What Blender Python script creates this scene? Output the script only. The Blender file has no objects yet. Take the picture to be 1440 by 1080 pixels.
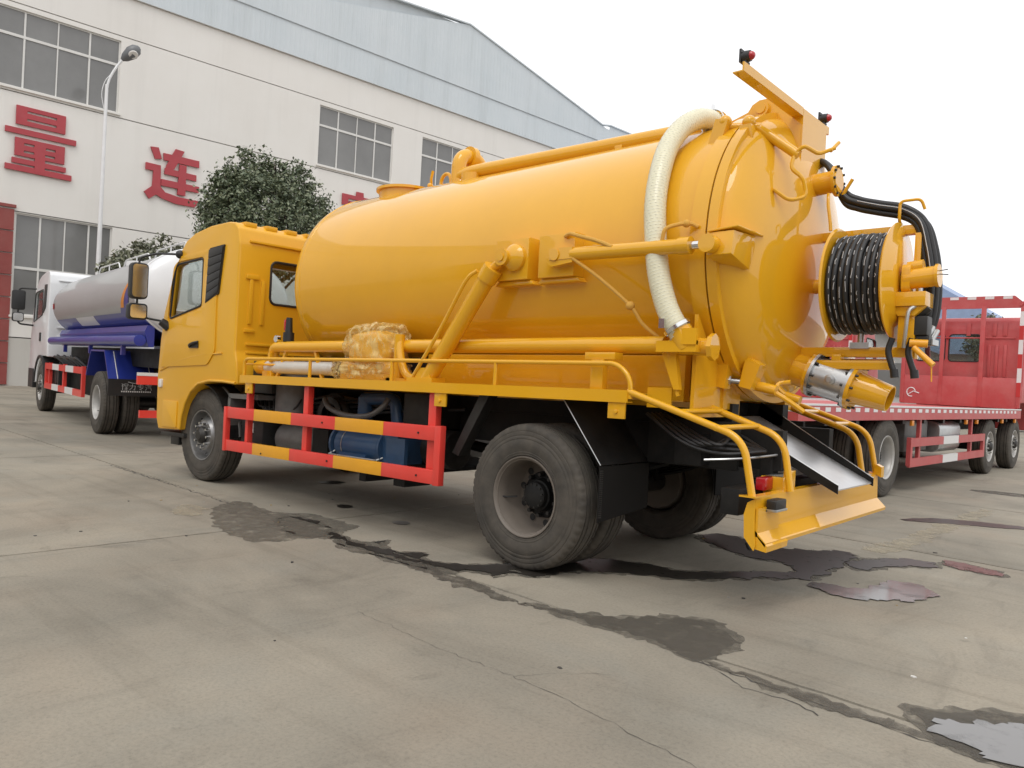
import bpy, bmesh, math, random
from mathutils import Vector, Matrix, noise
PI = math.pi
random.seed(7)
scene = bpy.context.scene
COL = scene.collection

# ------------------------------------------------------------------ camera
CAM = Vector((3.525346, -5.395325, 1.368622))
yaw, pitch, roll = 0.7199099, -0.0098665, 0.0532460
fw = Vector((-math.sin(yaw)*math.cos(pitch), math.cos(yaw)*math.cos(pitch), math.sin(pitch)))
rt = Vector((math.cos(yaw), math.sin(yaw), 0)); up = rt.cross(fw)
rt2 = rt*math.cos(roll) + up*math.sin(roll); up2 = -rt*math.sin(roll) + up*math.cos(roll)
cd = bpy.data.cameras.new('camera'); cam = bpy.data.objects.new('camera', cd); COL.objects.link(cam)
M = Matrix.Identity(4)
for i in range(3):
    M[i][0], M[i][1], M[i][2], M[i][3] = rt2[i], up2[i], -fw[i], CAM[i]
cam.matrix_world = M
cd.sensor_width = 36; cd.lens = 1091.47/1440*36; cd.clip_start = .05; cd.clip_end = 3000
scene.camera = cam

# ------------------------------------------------------------------ sky, sun, exposure
SUN_EL, SUN_AZ = math.radians(58), math.radians(150)      # azimuth clockwise from +Y
w = bpy.data.worlds.new('World'); scene.world = w; w.use_nodes = True
nt = w.node_tree; bg = nt.nodes['Background']
sky = nt.nodes.new('ShaderNodeTexSky'); sky.sky_type = 'NISHITA'; sky.sun_disc = False
sky.sun_elevation = SUN_EL; sky.sun_rotation = SUN_AZ; sky.air_density = 1.0; sky.dust_density = 6.0; sky.ozone_density = 1.0
hs = nt.nodes.new('ShaderNodeHueSaturation'); hs.inputs['Saturation'].default_value = .12
mx = nt.nodes.new('ShaderNodeMix'); mx.data_type = 'RGBA'; mx.inputs[0].default_value = .82
mx.inputs[7].default_value = (11.6, 11.6, 11.8, 1)             # thick even cloud layer
nt.links.new(sky.outputs[0], hs.inputs['Color']); nt.links.new(hs.outputs[0], mx.inputs[6])
nt.links.new(mx.outputs[2], bg.inputs['Color']); bg.inputs['Strength'].default_value = .105
sl = bpy.data.lights.new('sun', 'SUN'); sl.energy = .65; sl.angle = math.radians(25); sl.color = (1, .965, .91)
so = bpy.data.objects.new('sun', sl); COL.objects.link(so)
sd = Vector((math.sin(SUN_AZ)*math.cos(SUN_EL), math.cos(SUN_AZ)*math.cos(SUN_EL), math.sin(SUN_EL)))
so.rotation_euler = sd.to_track_quat('Z', 'Y').to_euler(); so.location = (0, 0, 30)
vs = scene.view_settings; vs.view_transform = 'Standard'; vs.look = 'None'; vs.exposure = 0.17; vs.gamma = 1.0
vs.use_curve_mapping = False
scene.cycles.max_bounces = 8; scene.cycles.transparent_max_bounces = 12

# ------------------------------------------------------------------ materials
MATS = {}
def mat(name, col, rough=.5, metal=0, coat=0, var=0, vscale=3., bump=0, bscale=60., dust=None, dustamt=0, dscale=2.5, spec=.5, world=False):
    m = bpy.data.materials.new(name); m.use_nodes = True; n = m.node_tree.nodes; L = m.node_tree.links
    p = n['Principled BSDF']; p.inputs['Base Color'].default_value = (*col, 1)
    p.inputs['Roughness'].default_value = rough; p.inputs['Metallic'].default_value = metal
    p.inputs['Coat Weight'].default_value = coat; p.inputs['Coat Roughness'].default_value = .035; p.inputs['Coat IOR'].default_value = 1.52
    p.inputs['Specular IOR Level'].default_value = spec
    if world:
        co = n.new('ShaderNodeNewGeometry').outputs['Position']
    else:
        co = n.new('ShaderNodeTexCoord').outputs['Object']
    out = None
    if var:
        t = n.new('ShaderNodeTexNoise'); t.inputs['Scale'].default_value = vscale; t.inputs['Detail'].default_value = 6
        t.inputs['Roughness'].default_value = .62; L.new(co, t.inputs['Vector'])
        r = n.new('ShaderNodeMapRange'); r.inputs[1].default_value = .3; r.inputs[2].default_value = .7
        r.inputs[3].default_value = 1-var; r.inputs[4].default_value = 1+var; L.new(t.outputs[0], r.inputs[0])
        v = n.new('ShaderNodeVectorMath'); v.operation = 'SCALE'; v.inputs[0].default_value = col; L.new(r.outputs[0], v.inputs['Scale'])
        out = v.outputs[0]
        r2 = n.new('ShaderNodeMapRange'); r2.inputs[3].default_value = max(.02, rough-.12*min(1, var*5)); r2.inputs[4].default_value = min(1, rough+.12*min(1, var*5))
        L.new(t.outputs[0], r2.inputs[0]); L.new(r2.outputs[0], p.inputs['Roughness'])
    if dust:
        t = n.new('ShaderNodeTexNoise'); t.inputs['Scale'].default_value = dscale; t.inputs['Detail'].default_value = 8
        t.inputs['Roughness'].default_value = .7; L.new(co, t.inputs['Vector'])
        r = n.new('ShaderNodeMapRange'); r.inputs[1].default_value = .38; r.inputs[2].default_value = .72; r.inputs[4].default_value = dustamt
        L.new(t.outputs[0], r.inputs[0])
        x = n.new('ShaderNodeMix'); x.data_type = 'RGBA'; x.inputs[7].default_value = (*dust, 1)
        if out: L.new(out, x.inputs[6])
        else: x.inputs[6].default_value = (*col, 1)
        L.new(r.outputs[0], x.inputs[0]); out = x.outputs[2]
    if out: L.new(out, p.inputs['Base Color'])
    if bump:
        t = n.new('ShaderNodeTexNoise'); t.inputs['Scale'].default_value = bscale; t.inputs['Detail'].default_value = 4; L.new(co, t.inputs['Vector'])
        b = n.new('ShaderNodeBump'); b.inputs['Strength'].default_value = bump; b.inputs['Distance'].default_value = .01
        L.new(t.outputs[0], b.inputs['Height']); L.new(b.outputs[0], p.inputs['Normal'])
    MATS[name] = m
    return m
YEL = (.79, .40, .010)
mat('yellow_paint', YEL, .55, spec=.15, coat=1.0, var=.035, vscale=1.3, dust=(.52, .27, .02), dustamt=.12, dscale=2, bump=.012, bscale=5)
mat('cab_yellow', (.76, .395, .016), .38, coat=.4, spec=.3, var=.03, vscale=1.5)
mat('red_paint', (.78, .05, .036), .42, coat=.3, var=.06, vscale=4, dust=(.6, .16, .12), dustamt=.15)
mat('guard_yellow', (.80, .37, .015), .38, coat=.2, var=.04, vscale=4)
mat('black_steel', (.010, .010, .010), .6, spec=.25, var=.3, vscale=6, dust=(.05, .045, .038), dustamt=.3, dscale=5, bump=.1, bscale=40)
mat('dark_metal', (.035, .034, .033), .45, metal=.5, var=.3, vscale=8, dust=(.08, .072, .06), dustamt=.35)
mat('grey_casting', (.16, .16, .155), .5, metal=.4, var=.25, vscale=8, dust=(.2, .18, .15), dustamt=.3)
mat('rubber', (.056, .050, .042), .8, var=.25, vscale=11, dust=(.13, .11, .085), dustamt=.55, dscale=5, bump=.12, bscale=70)
mat('hose_rubber', (.02, .02, .021), .42, var=.2, vscale=12)
mat('hose_print', (.55, .55, .55), .5)
mat('rim_grey', (.155, .132, .11), .55, var=.12, vscale=6, dust=(.2, .17, .14), dustamt=.4)
mat('rim_steel', (.27, .27, .27), .35, metal=.75, var=.15, vscale=8, dust=(.2, .18, .15), dustamt=.35)
mat('rim_light', (.52, .51, .49), .45, metal=.3, var=.1, vscale=8, dust=(.3, .27, .23), dustamt=.4)
mat('chrome', (.75, .75, .74), .16, metal=1)
mat('galv', (.50, .51, .51), .35, metal=.85, var=.12, vscale=10)
mat('steel_sheet', (.62, .62, .62), .33, metal=.7, var=.1, vscale=5, bump=.02, bscale=20)
mat('blue_pump', (.028, .085, .19), .4, coat=.2, var=.12, vscale=6, dust=(.12, .13, .14), dustamt=.25)
mat('plastic_black', (.02, .02, .02), .45, var=.1)
mat('flap_rubber', (.012, .011, .010), .85, spec=.2, var=.2)
mat('lamp_red', (.45, .01, .015), .2, coat=.5)
mat('lamp_clear', (.75, .72, .68), .15, coat=.5)
mat('hose_cream', (.74, .70, .50), .35, coat=.3, var=.05, vscale=6)
mat('wire_white', (.78, .755, .60), .4)
mat('hose_white', (.62, .61, .56), .35, coat=.2, var=.06, vscale=8)
mat('white_paint', (.74, .75, .76), .35, coat=.3, var=.03)
mat('tank_silver', (.38, .385, .385), .4, coat=.3, var=.05, vscale=1.5)
mat('blue_paint', (.022, .04, .27), .34, coat=.3, var=.08, vscale=3)
mat('orange_decal', (.75, .26, .02), .4)
mat('pink_red', (.48, .065, .066), .5, coat=.1, var=.08, vscale=2, dust=(.5, .22, .20), dustamt=.35)
mat('tape_white', (.72, .71, .70), .4)
mat('tape_red', (.5, .03, .03), .4)
mat('sign_red', (.40, .04, .052), .45, var=.08, vscale=1.5, dust=(.4, .1, .1), dustamt=.25)
mat('lamp_grey', (.16, .165, .17), .45, metal=.2)
mat('pole_white', (.76, .76, .76), .45, var=.05)
mat('frame_alu', (.68, .67, .64), .45, var=.05)
mat('win_glass', (.20, .20, .195), .1, var=.15, vscale=.4, coat=.0)
mat('gate_red', (.26, .052, .045), .55, var=.1, vscale=1.2, dust=(.3, .12, .1), dustamt=.3)
mat('bark', (.09, .07, .05), .9, var=.3, vscale=8, bump=.5, bscale=20)
mat('wrap_film', (.86, .66, .26), .2, coat=.8)
mat('rope', (.62, .34, .06), .8, var=.1)
mat('joint_dark', (.06, .055, .05), .9, var=.3, vscale=6)
mat('roof_blue_hazed', (.27, .35, .52), .6, var=.1)  # blue mixed paler, distance haze put into the colour
mat('shed_wall', (.5, .49, .47), .7, var=.06)
mat('hall_grey', (.26, .25, .235), .8, var=.1)
mat('kerb', (.3, .28, .25), .85, var=.15, vscale=4)
mat('dry_leaf', (.32, .22, .08), .8)
mat('paper_white', (.7, .69, .66), .7)

def glass(name, tint, dens):
    m = bpy.data.materials.new(name); m.use_nodes = True; n = m.node_tree.nodes; L = m.node_tree.links
    n.remove(n['Principled BSDF']); o = n['Material Output']
    tr = n.new('ShaderNodeBsdfTransparent'); tr.inputs[0].default_value = (*tint, 1)
    gl = n.new('ShaderNodeBsdfGlossy'); gl.inputs['Roughness'].default_value = .02
    lw = n.new('ShaderNodeLayerWeight'); fr = n.new('ShaderNodeMath'); fr.operation = 'POWER'; fr.inputs[1].default_value = 4.0; L.new(lw.outputs['Facing'], fr.inputs[0])
    mth = n.new('ShaderNodeMath'); mth.operation = 'MULTIPLY_ADD'; mth.inputs[1].default_value = .75; mth.inputs[2].default_value = dens+.03; mth.use_clamp = True
    x = n.new('ShaderNodeMixShader')
    L.new(fr.outputs[0], mth.inputs[0]); L.new(mth.outputs[0], x.inputs[0]); L.new(tr.outputs[0], x.inputs[1]); L.new(gl.outputs[0], x.inputs[2]); L.new(x.outputs[0], o.inputs[0])
    MATS[name] = m
glass('cab_glass', (.86, .89, .88), .03)
def film():
    m = MATS['wrap_film']; n = m.node_tree.nodes; L = m.node_tree.links; p = n['Principled BSDF']
    co = n.new('ShaderNodeTexCoord').outputs['Object']; mp = n.new('ShaderNodeMapping'); mp.inputs['Rotation'].default_value = (0, .7, 0); mp.inputs['Scale'].default_value = (1.6, 1.2, 1); L.new(co, mp.inputs[0])
    t = n.new('ShaderNodeTexNoise'); t.inputs['Scale'].default_value = 4.5; t.inputs['Detail'].default_value = 1.2; t.inputs['Distortion'].default_value = 2.2; L.new(mp.outputs[0], t.inputs[0])
    r = n.new('ShaderNodeMapRange'); r.inputs[1].default_value = .42; r.inputs[2].default_value = .68; r.inputs[3].default_value = .12; r.inputs[4].default_value = .7; L.new(t.outputs[0], r.inputs[0]); L.new(r.outputs[0], p.inputs['Alpha'])
    b = n.new('ShaderNodeBump'); b.inputs['Strength'].default_value = .8; b.inputs['Distance'].default_value = .02; L.new(t.outputs[0], b.inputs['Height']); L.new(b.outputs[0], p.inputs['Normal'])
film()

def concrete():
    m = bpy.data.materials.new('concrete'); m.use_nodes = True; n = m.node_tree.nodes; L = m.node_tree.links
    p = n['Principled BSDF']; p.inputs['Roughness'].default_value = .85; p.inputs['Specular IOR Level'].default_value = .3
    geo = n.new('ShaderNodeNewGeometry'); co = geo.outputs['Position']
    def nz(scale, det=6, rough=.6, dist=0, sc=None):
        t = n.new('ShaderNodeTexNoise'); t.inputs['Scale'].default_value = scale; t.inputs['Detail'].default_value = det
        t.inputs['Roughness'].default_value = rough; t.inputs['Distortion'].default_value = dist
        if sc:
            mp = n.new('ShaderNodeMapping'); mp.inputs['Scale'].default_value = sc; mp.inputs['Rotation'].default_value = (0, 0, .5); L.new(co, mp.inputs[0]); L.new(mp.outputs[0], t.inputs['Vector'])
        else: L.new(co, t.inputs['Vector'])
        return t.outputs[0]
    def ramp(src, stops):
        r = n.new('ShaderNodeValToRGB'); e = r.color_ramp.elements
        e[0].position, e[0].color = stops[0][0], (*stops[0][1], 1); e[1].position, e[1].color = stops[-1][0], (*stops[-1][1], 1)
        for s, c in stops[1:-1]:
            q = e.new(s); q.color = (*c, 1)
        L.new(src, r.inputs[0]); return r.outputs[0]
    def mixc(f, a, b, mode='MIX'):
        x = n.new('ShaderNodeMix'); x.data_type = 'RGBA'; x.blend_type = mode
        if isinstance(f, float): x.inputs[0].default_value = f
        else: L.new(f, x.inputs[0])
        for k, s in ((6, a), (7, b)):
            if isinstance(s, tuple): x.inputs[k].default_value = (*s, 1)
            else: L.new(s, x.inputs[k])
        return x.outputs[2]
    base = ramp(nz(.55, 8, .6, .6), [(.3, (.205, .187, .151)), (.5, (.275, .249, .200)), (.7, (.335, .299, .237))])
    warm = ramp(nz(.8, 3, .5), [(.52, (0, 0, 0)), (.75, (.35, .35, .35))])
    c = mixc(warm, base, (.335, .265, .195))
    cool = ramp(nz(1.1, 4, .55, .4), [(.55, (0, 0, 0)), (.8, (.4, .4, .4))])
    c = mixc(cool, c, (.235, .24, .215))
    scuff = ramp(nz(2.2, 9, .72, .8, (1, .3, 1)), [(.25, (.66, .66, .66)), (.45, (1, 1, 1)), (.75, (1.08, 1.08, 1.08))])
    c = mixc(.75, c, scuff, 'MULTIPLY')
    fine = ramp(nz(55, 5, .75), [(.25, (.70, .70, .70)), (.5, (1, 1, 1)), (.8, (1.17, 1.16, 1.14))])
    c = mixc(.85, c, fine, 'MULTIPLY')
    blot = ramp(nz(1.7, 10, .7, 1.2), [(.24, (.55, .54, .53)), (.40, (1, 1, 1)), (.8, (1.03, 1.03, 1.03))])
    c = mixc(.8, c, blot, 'MULTIPLY')
    track = ramp(nz(3.2, 6, .6, .3, (.12, 1.5, 1)), [(.30, (.80, .79, .78)), (.46, (1, 1, 1)), (.7, (1.04, 1.04, 1.04))])
    c = mixc(.7, c, track, 'MULTIPLY')
    spk = ramp(nz(150, 2, .5), [(.66, (0, 0, 0)), (.72, (.5, .5, .5))])
    c = mixc(spk, c, (.13, .115, .1))
    inf = n.new('ShaderNodeObjectInfo'); rr = n.new('ShaderNodeMapRange'); rr.inputs[3].default_value = .94; rr.inputs[4].default_value = 1.05; L.new(inf.outputs['Random'], rr.inputs[0])
    v = n.new('ShaderNodeVectorMath'); v.operation = 'SCALE'; L.new(c, v.inputs[0]); L.new(rr.outputs[0], v.inputs['Scale'])
    L.new(v.outputs[0], p.inputs['Base Color'])
    h = n.new('ShaderNodeMath'); h.operation = 'ADD'; L.new(nz(70, 5, .7), h.inputs[0]); L.new(nz(5, 5, .6), h.inputs[1])
    b = n.new('ShaderNodeBump'); b.inputs['Strength'].default_value = .25; b.inputs['Distance'].default_value = .012; L.new(h.outputs[0], b.inputs['Height']); L.new(b.outputs[0], p.inputs['Normal'])
    MATS['concrete'] = m
concrete()
def patch(name, col, rough, amax, spec=.5, sc=7, lo=.3, hi=.5):
    """a film of damp or water that thins out unevenly over the concrete"""
    m = bpy.data.materials.new(name); m.use_nodes = True; n = m.node_tree.nodes; L = m.node_tree.links
    p = n['Principled BSDF']; p.inputs['Base Color'].default_value = (*col, 1); p.inputs['Roughness'].default_value = rough; p.inputs['Specular IOR Level'].default_value = spec
    co = n.new('ShaderNodeNewGeometry').outputs['Position']
    t = n.new('ShaderNodeTexNoise'); t.inputs['Scale'].default_value = sc; t.inputs['Detail'].default_value = 7; t.inputs['Roughness'].default_value = .65; L.new(co, t.inputs[0])
    r = n.new('ShaderNodeMapRange'); r.inputs[1].default_value = lo; r.inputs[2].default_value = hi; r.inputs[4].default_value = amax; L.new(t.outputs[0], r.inputs[0])
    L.new(r.outputs[0], p.inputs['Alpha']); MATS[name] = m
patch('damp', (.125, .112, .092), .65, .62, .35, 8, .30, .62)
patch('wet', (.030, .026, .022), .32, .97, .45, 13, .22, .40)
patch('rust_wet', (.16, .06, .05), .3, .8, .5, 8, .25, .5)
patch('water', (.20, .195, .19), .10, .9, .6, 5, .15, .5)
patch('damp_halo', (.16, .145, .118), .7, .55, .3, 9, .3, .62)
patch('dry_pale', (.45, .40, .30), .9, .5, .2, 5, .35, .65)

def wall_mat(name, c1, c2, streak, sscale):
    m = bpy.data.materials.new(name); m.use_nodes = True; n = m.node_tree.nodes; L = m.node_tree.links
    p = n['Principled BSDF']; p.inputs['Roughness'].default_value = .7
    co = n.new('ShaderNodeTexCoord').outputs['Object']
    def nz(sc, scale, d=6):
        mp = n.new('ShaderNodeMapping'); mp.inputs['Scale'].default_value = sc; L.new(co, mp.inputs[0])
        t = n.new('ShaderNodeTexNoise'); t.inputs['Scale'].default_value = scale; t.inputs['Detail'].default_value = d; t.inputs['Roughness'].default_value = .65; L.new(mp.outputs[0], t.inputs[0]); return t.outputs[0]
    def mp(src, a, b, lo, hi):
        r = n.new('ShaderNodeMapRange'); r.inputs[1].default_value = a; r.inputs[2].default_value = b; r.inputs[3].default_value = lo; r.inputs[4].default_value = hi; L.new(src, r.inputs[0]); return r.outputs[0]
    def mixc(f, a, b):
        x = n.new('ShaderNodeMix'); x.data_type = 'RGBA'; L.new(f, x.inputs[0])
        for k, s in ((6, a), (7, b)):
            if isinstance(s, tuple): x.inputs[k].default_value = (*s, 1)
            else: L.new(s, x.inputs[k])
        return x.outputs[2]
    c = mixc(mp(nz((1, 1, 1), .35), .3, .7, 0, 1), c1, c2)
    c = mixc(mp(nz((1, 1, .06), sscale, 8), .5, .8, 0, .55), c, streak)
    L.new(c, p.inputs['Base Color']); MATS[name] = m
wall_mat('wall_white', (.735, .71, .665), (.77, .75, .71), (.66, .64, .60), 1.6)
wall_mat('wall_dado', (.50, .48, .44), (.55, .53, .49), (.40, .38, .34), 1.5)
wall_mat('cladding_blue', (.56, .615, .645), (.62, .665, .69), (.46, .50, .51), 1.9)

def leaf_mat(name, a, b, c):
    m = bpy.data.materials.new(name); m.use_nodes = True; n = m.node_tree.nodes; L = m.node_tree.links
    p = n['Principled BSDF']; p.inputs['Roughness'].default_value = .45
    g = n.new('ShaderNodeNewGeometry'); r = n.new('ShaderNodeValToRGB'); e = r.color_ramp.elements
    e[0].color = (*a, 1); e[1].color = (*c, 1); q = e.new(.55); q.color = (*b, 1)
    L.new(g.outputs['Random Per Island'], r.inputs[0]); L.new(r.outputs[0], p.inputs['Base Color'])
    p.inputs['Subsurface Weight'].default_value = 0
    MATS[name] = m
leaf_mat('leaf_dark', (.06, .085, .045), (.12, .15, .08), (.22, .24, .145))
leaf_mat('leaf_pale', (.10, .11, .07), (.16, .17, .11), (.26, .26, .17))
leaf_mat('grass_blades', (.06, .10, .02), (.10, .17, .04), (.18, .22, .07))

# ------------------------------------------------------------------ mesh helpers
RAKE = 0.0
def V(*a): return Vector(a)
class MB:
    def __init__(s): s.v = []; s.f = []
    def add(s, vs, fs):
        o = len(s.v); s.v += [tuple(q) for q in vs]; s.f += [[i+o for i in f] for f in fs]; return s
    def box(s, x0, x1, y0, y1, z0, z1):
        return s.add([(x0,y0,z0),(x1,y0,z0),(x1,y1,z0),(x0,y1,z0),(x0,y0,z1),(x1,y0,z1),(x1,y1,z1),(x0,y1,z1)],
                     [(3,2,1,0),(4,5,6,7),(0,1,5,4),(1,2,6,5),(2,3,7,6),(3,0,4,7)])
    def bar(s, p0, p1, wd, ht, ref=(0,0,1)):
        p0, p1 = Vector(p0), Vector(p1); d = (p1-p0).normalized(); r = Vector(ref)
        if abs(d.dot(r)) > .98: r = Vector((1,0,0))
        a = d.cross(r).normalized()*(wd/2); b = a.cross(d).normalized()*(ht/2)
        vs = [p+q for p in (p0, p1) for q in (-a-b, a-b, a+b, -a+b)]
        return s.add(vs, [(3,2,1,0),(4,5,6,7),(0,1,5,4),(1,2,6,5),(2,3,7,6),(3,0,4,7)])
    def tube(s, pts, r, n=12, caps=True, closed=False):
        P = [Vector(p) for p in pts]; N = len(P); rs = r if isinstance(r, (list, tuple)) else [r]*N
        T = []
        for i in range(N):
            a = P[(i-1) % N] if (closed or i > 0) else P[i]; b = P[(i+1) % N] if (closed or i < N-1) else P[i]
            T.append((b-a).normalized())
        t0 = T[0]; ref = Vector((0,0,1)) if abs(t0.z) < .9 else Vector((1,0,0))
        u = t0.cross(ref).normalized(); o = len(s.v); vs = []
        for i in range(N):
            if i: u = T[i-1].rotation_difference(T[i]) @ u
            u = (u - T[i]*u.dot(T[i])).normalized(); w_ = T[i].cross(u)
            vs += [P[i] + (u*math.cos(2*PI*k/n) + w_*math.sin(2*PI*k/n))*rs[i] for k in range(n)]
        fs = []
        for i in range(N if closed else N-1):
            j = (i+1) % N
            for k in range(n):
                l = (k+1) % n; fs.append((i*n+k, i*n+l, j*n+l, j*n+k))
        if caps and not closed:
            fs.append(tuple(range(n-1, -1, -1))); fs.append(tuple(range((N-1)*n, N*n)))
        return s.add(vs, fs)
    def cyl(s, p0, p1, r0, r1=None, n=20): return s.tube([p0, p1], [r0, r0 if r1 is None else r1], n)
    def lathe(s, prof, org, axis, n=32, fn=None):
        """prof: list of (distance along axis, radius)"""
        ax = Vector(axis).normalized(); ref = Vector((0,0,1)) if abs(ax.z) < .9 else Vector((1,0,0))
        u = ax.cross(ref).normalized(); w_ = ax.cross(u); org = Vector(org); vs = []; rings = []
        for j, (a, r) in enumerate(prof):
            if r <= 1e-6: rings.append([len(vs)]); vs.append(org+ax*a)
            else:
                rings.append(list(range(len(vs), len(vs)+n)))
                for k in range(n):
                    rr = r + (fn(j, k) if fn else 0)
                    vs.append(org + ax*a + (u*math.cos(2*PI*k/n)+w_*math.sin(2*PI*k/n))*rr)
        fs = []
        for A, B in zip(rings, rings[1:]):
            for k in range(n):
                l = (k+1) % n
                if len(A) == 1 and len(B) == 1: continue
                if len(A) == 1: fs.append((A[0], B[k], B[l]))
                elif len(B) == 1: fs.append((A[k], A[l], B[0]))
                else: fs.append((A[k], A[l], B[l], B[k]))
        return s.add(vs, fs)
    def prism(s, poly, axis, a0, a1):
        def m(p, a): return {'x': (a, p[0], p[1]), 'y': (p[0], a, p[1]), 'z': (p[0], p[1], a)}[axis]
        n = len(poly)
        return s.add([m(p, a0) for p in poly]+[m(p, a1) for p in poly],
                     [tuple(range(n))[::-1], tuple(range(n, 2*n))]+[(i, (i+1) % n, n+(i+1) % n, n+i) for i in range(n)])
    def sphere(s, c, r, n=14, sc=(1,1,1)):
        pr = [(-math.cos(PI*i/n), math.sin(PI*i/n)) for i in range(n+1)]
        o = len(s.v); s.lathe([(a*r, b*r) for a, b in pr], (0,0,0), (0,0,1), n*2)
        for i in range(o, len(s.v)):
            q = s.v[i]; s.v[i] = (c[0]+q[0]*sc[0], c[1]+q[1]*sc[1], c[2]+q[2]*sc[2])
        return s
    def plate(s, outer, holes, axis, a0, a1):
        """flat plate with holes"""
        bm = bmesh.new(); edges = []
        for loop in [outer]+holes:
            vs = [bm.verts.new((p[0], p[1], 0)) for p in loop]
            edges += [bm.edges.new((vs[i], vs[(i+1) % len(vs)])) for i in range(len(vs))]
        bmesh.ops.triangle_fill(bm, edges=edges, use_beauty=True, use_dissolve=False)
        bm.verts.ensure_lookup_table(); bm.verts.index_update()
        pts = [(q.co.x, q.co.y) for q in bm.verts]; tris = [[q.index for q in f.verts] for f in bm.faces]; bm.free()
        def m(p, a): return {'x': (a, p[0], p[1]), 'y': (p[0], a, p[1]), 'z': (p[0], p[1], a)}[axis]
        N = len(pts); vs = [m(p, a0) for p in pts]+[m(p, a1) for p in pts]; fs = [t for t in tris]+[[i+N for i in reversed(t)] for t in tris]
        k = 0
        for loop in [outer]+holes:
            n = len(loop); fs += [(k+i, k+(i+1) % n, N+k+(i+1) % n, N+k+i) for i in range(n)]; k += n
        return s.add(vs, fs)
    def build(s, name, m, parent=None, sm=38, bevel=0, rake=True, weld=True):
        me = bpy.data.meshes.new(name); vs = s.v
        if RAKE and rake: vs = [(a, b, c+RAKE*a) for a, b, c in vs]
        me.from_pydata(vs, [], s.f)
        bm = bmesh.new(); bm.from_mesh(me)
        bmesh.ops.recalc_face_normals(bm, faces=bm.faces)
        if bevel:
            ed = [e for e in bm.edges if len(e.link_faces) == 2 and e.calc_face_angle(0) > .6]
            bmesh.ops.bevel(bm, geom=ed, offset=bevel, segments=2, profile=.6, affect='EDGES', clamp_overlap=True)
        bm.to_mesh(me); bm.free()
        if sm:
            me.shade_smooth(); me.set_sharp_from_angle(angle=math.radians(sm))
        me.materials.append(MATS[m] if isinstance(m, str) else m)
        o = bpy.data.objects.new(name, me); COL.objects.link(o)
        if parent: o.parent = parent
        return o
def fillet(pts, rad, n=6):
    P = [Vector(p) for p in pts]; out = [P[0]]
    for a, b, c in zip(P, P[1:], P[2:]):
        d1 = (a-b); d2 = (c-b); r = min(rad, d1.length*.49, d2.length*.49)
        p, q = b+d1.normalized()*r, b+d2.normalized()*r
        for i in range(n+1):
            t = i/n; out.append(p*(1-t)**2 + b*2*t*(1-t) + q*t*t)
    out.append(P[-1]); return out
def spline(pts, n=8):
    P = [Vector(p) for p in pts]; P = [P[0]*2-P[1]]+P+[P[-1]*2-P[-2]]; out = []
    for i in range(1, len(P)-2):
        a, b, c, d = P[i-1:i+3]
        for k in range(n):
            t = k/n; out.append(.5*((2*b)+(c-a)*t+(2*a-5*b+4*c-d)*t*t+(3*b-a-3*c+d)*t**3))
    out.append(P[-2]); return out
def rrect(x0, x1, z0, z1, r, n=4):
    out = []
    for cx, cz, a in ((x1-r, z1-r, 0), (x0+r, z1-r, PI/2), (x0+r, z0+r, PI), (x1-r, z0+r, 1.5*PI)):
        out += [(cx+r*math.cos(a+PI/2*i/n), cz+r*math.sin(a+PI/2*i/n)) for i in range(n+1)]
    return out
def rpoly(pts, r, n=4):
    P = [Vector((p[0], p[1], 0)) for p in pts]; out = []
    for i in range(len(P)):
        a, b, c = P[i-1], P[i], P[(i+1) % len(P)]; d1, d2 = a-b, c-b; q = min(r, d1.length*.45, d2.length*.45)
        p0, p1 = b+d1.normalized()*q, b+d2.normalized()*q
        for k in range(n+1):
            t = k/n; v = p0*(1-t)**2+b*2*t*(1-t)+p1*t*t; out.append((v.x, v.y))
    return out
def thing(name, label, cat, loc=(0,0,0), rz=0, group=None):
    o = bpy.data.objects.new(name, None); COL.objects.link(o); o.location = loc; o.rotation_euler.z = rz; o.empty_display_size = .3
    o['label'] = label; o['category'] = cat
    if group: o['group'] = group
    return o
def copy_tree(o, parent=None):
    c = o.copy(); COL.objects.link(c); c.parent = parent
    for ch in o.children: copy_tree(ch, c)
    return c
def tag(o, label, cat, group=None):
    o['label'] = label; o['category'] = cat
    if group: o['group'] = group
    return o

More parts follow.
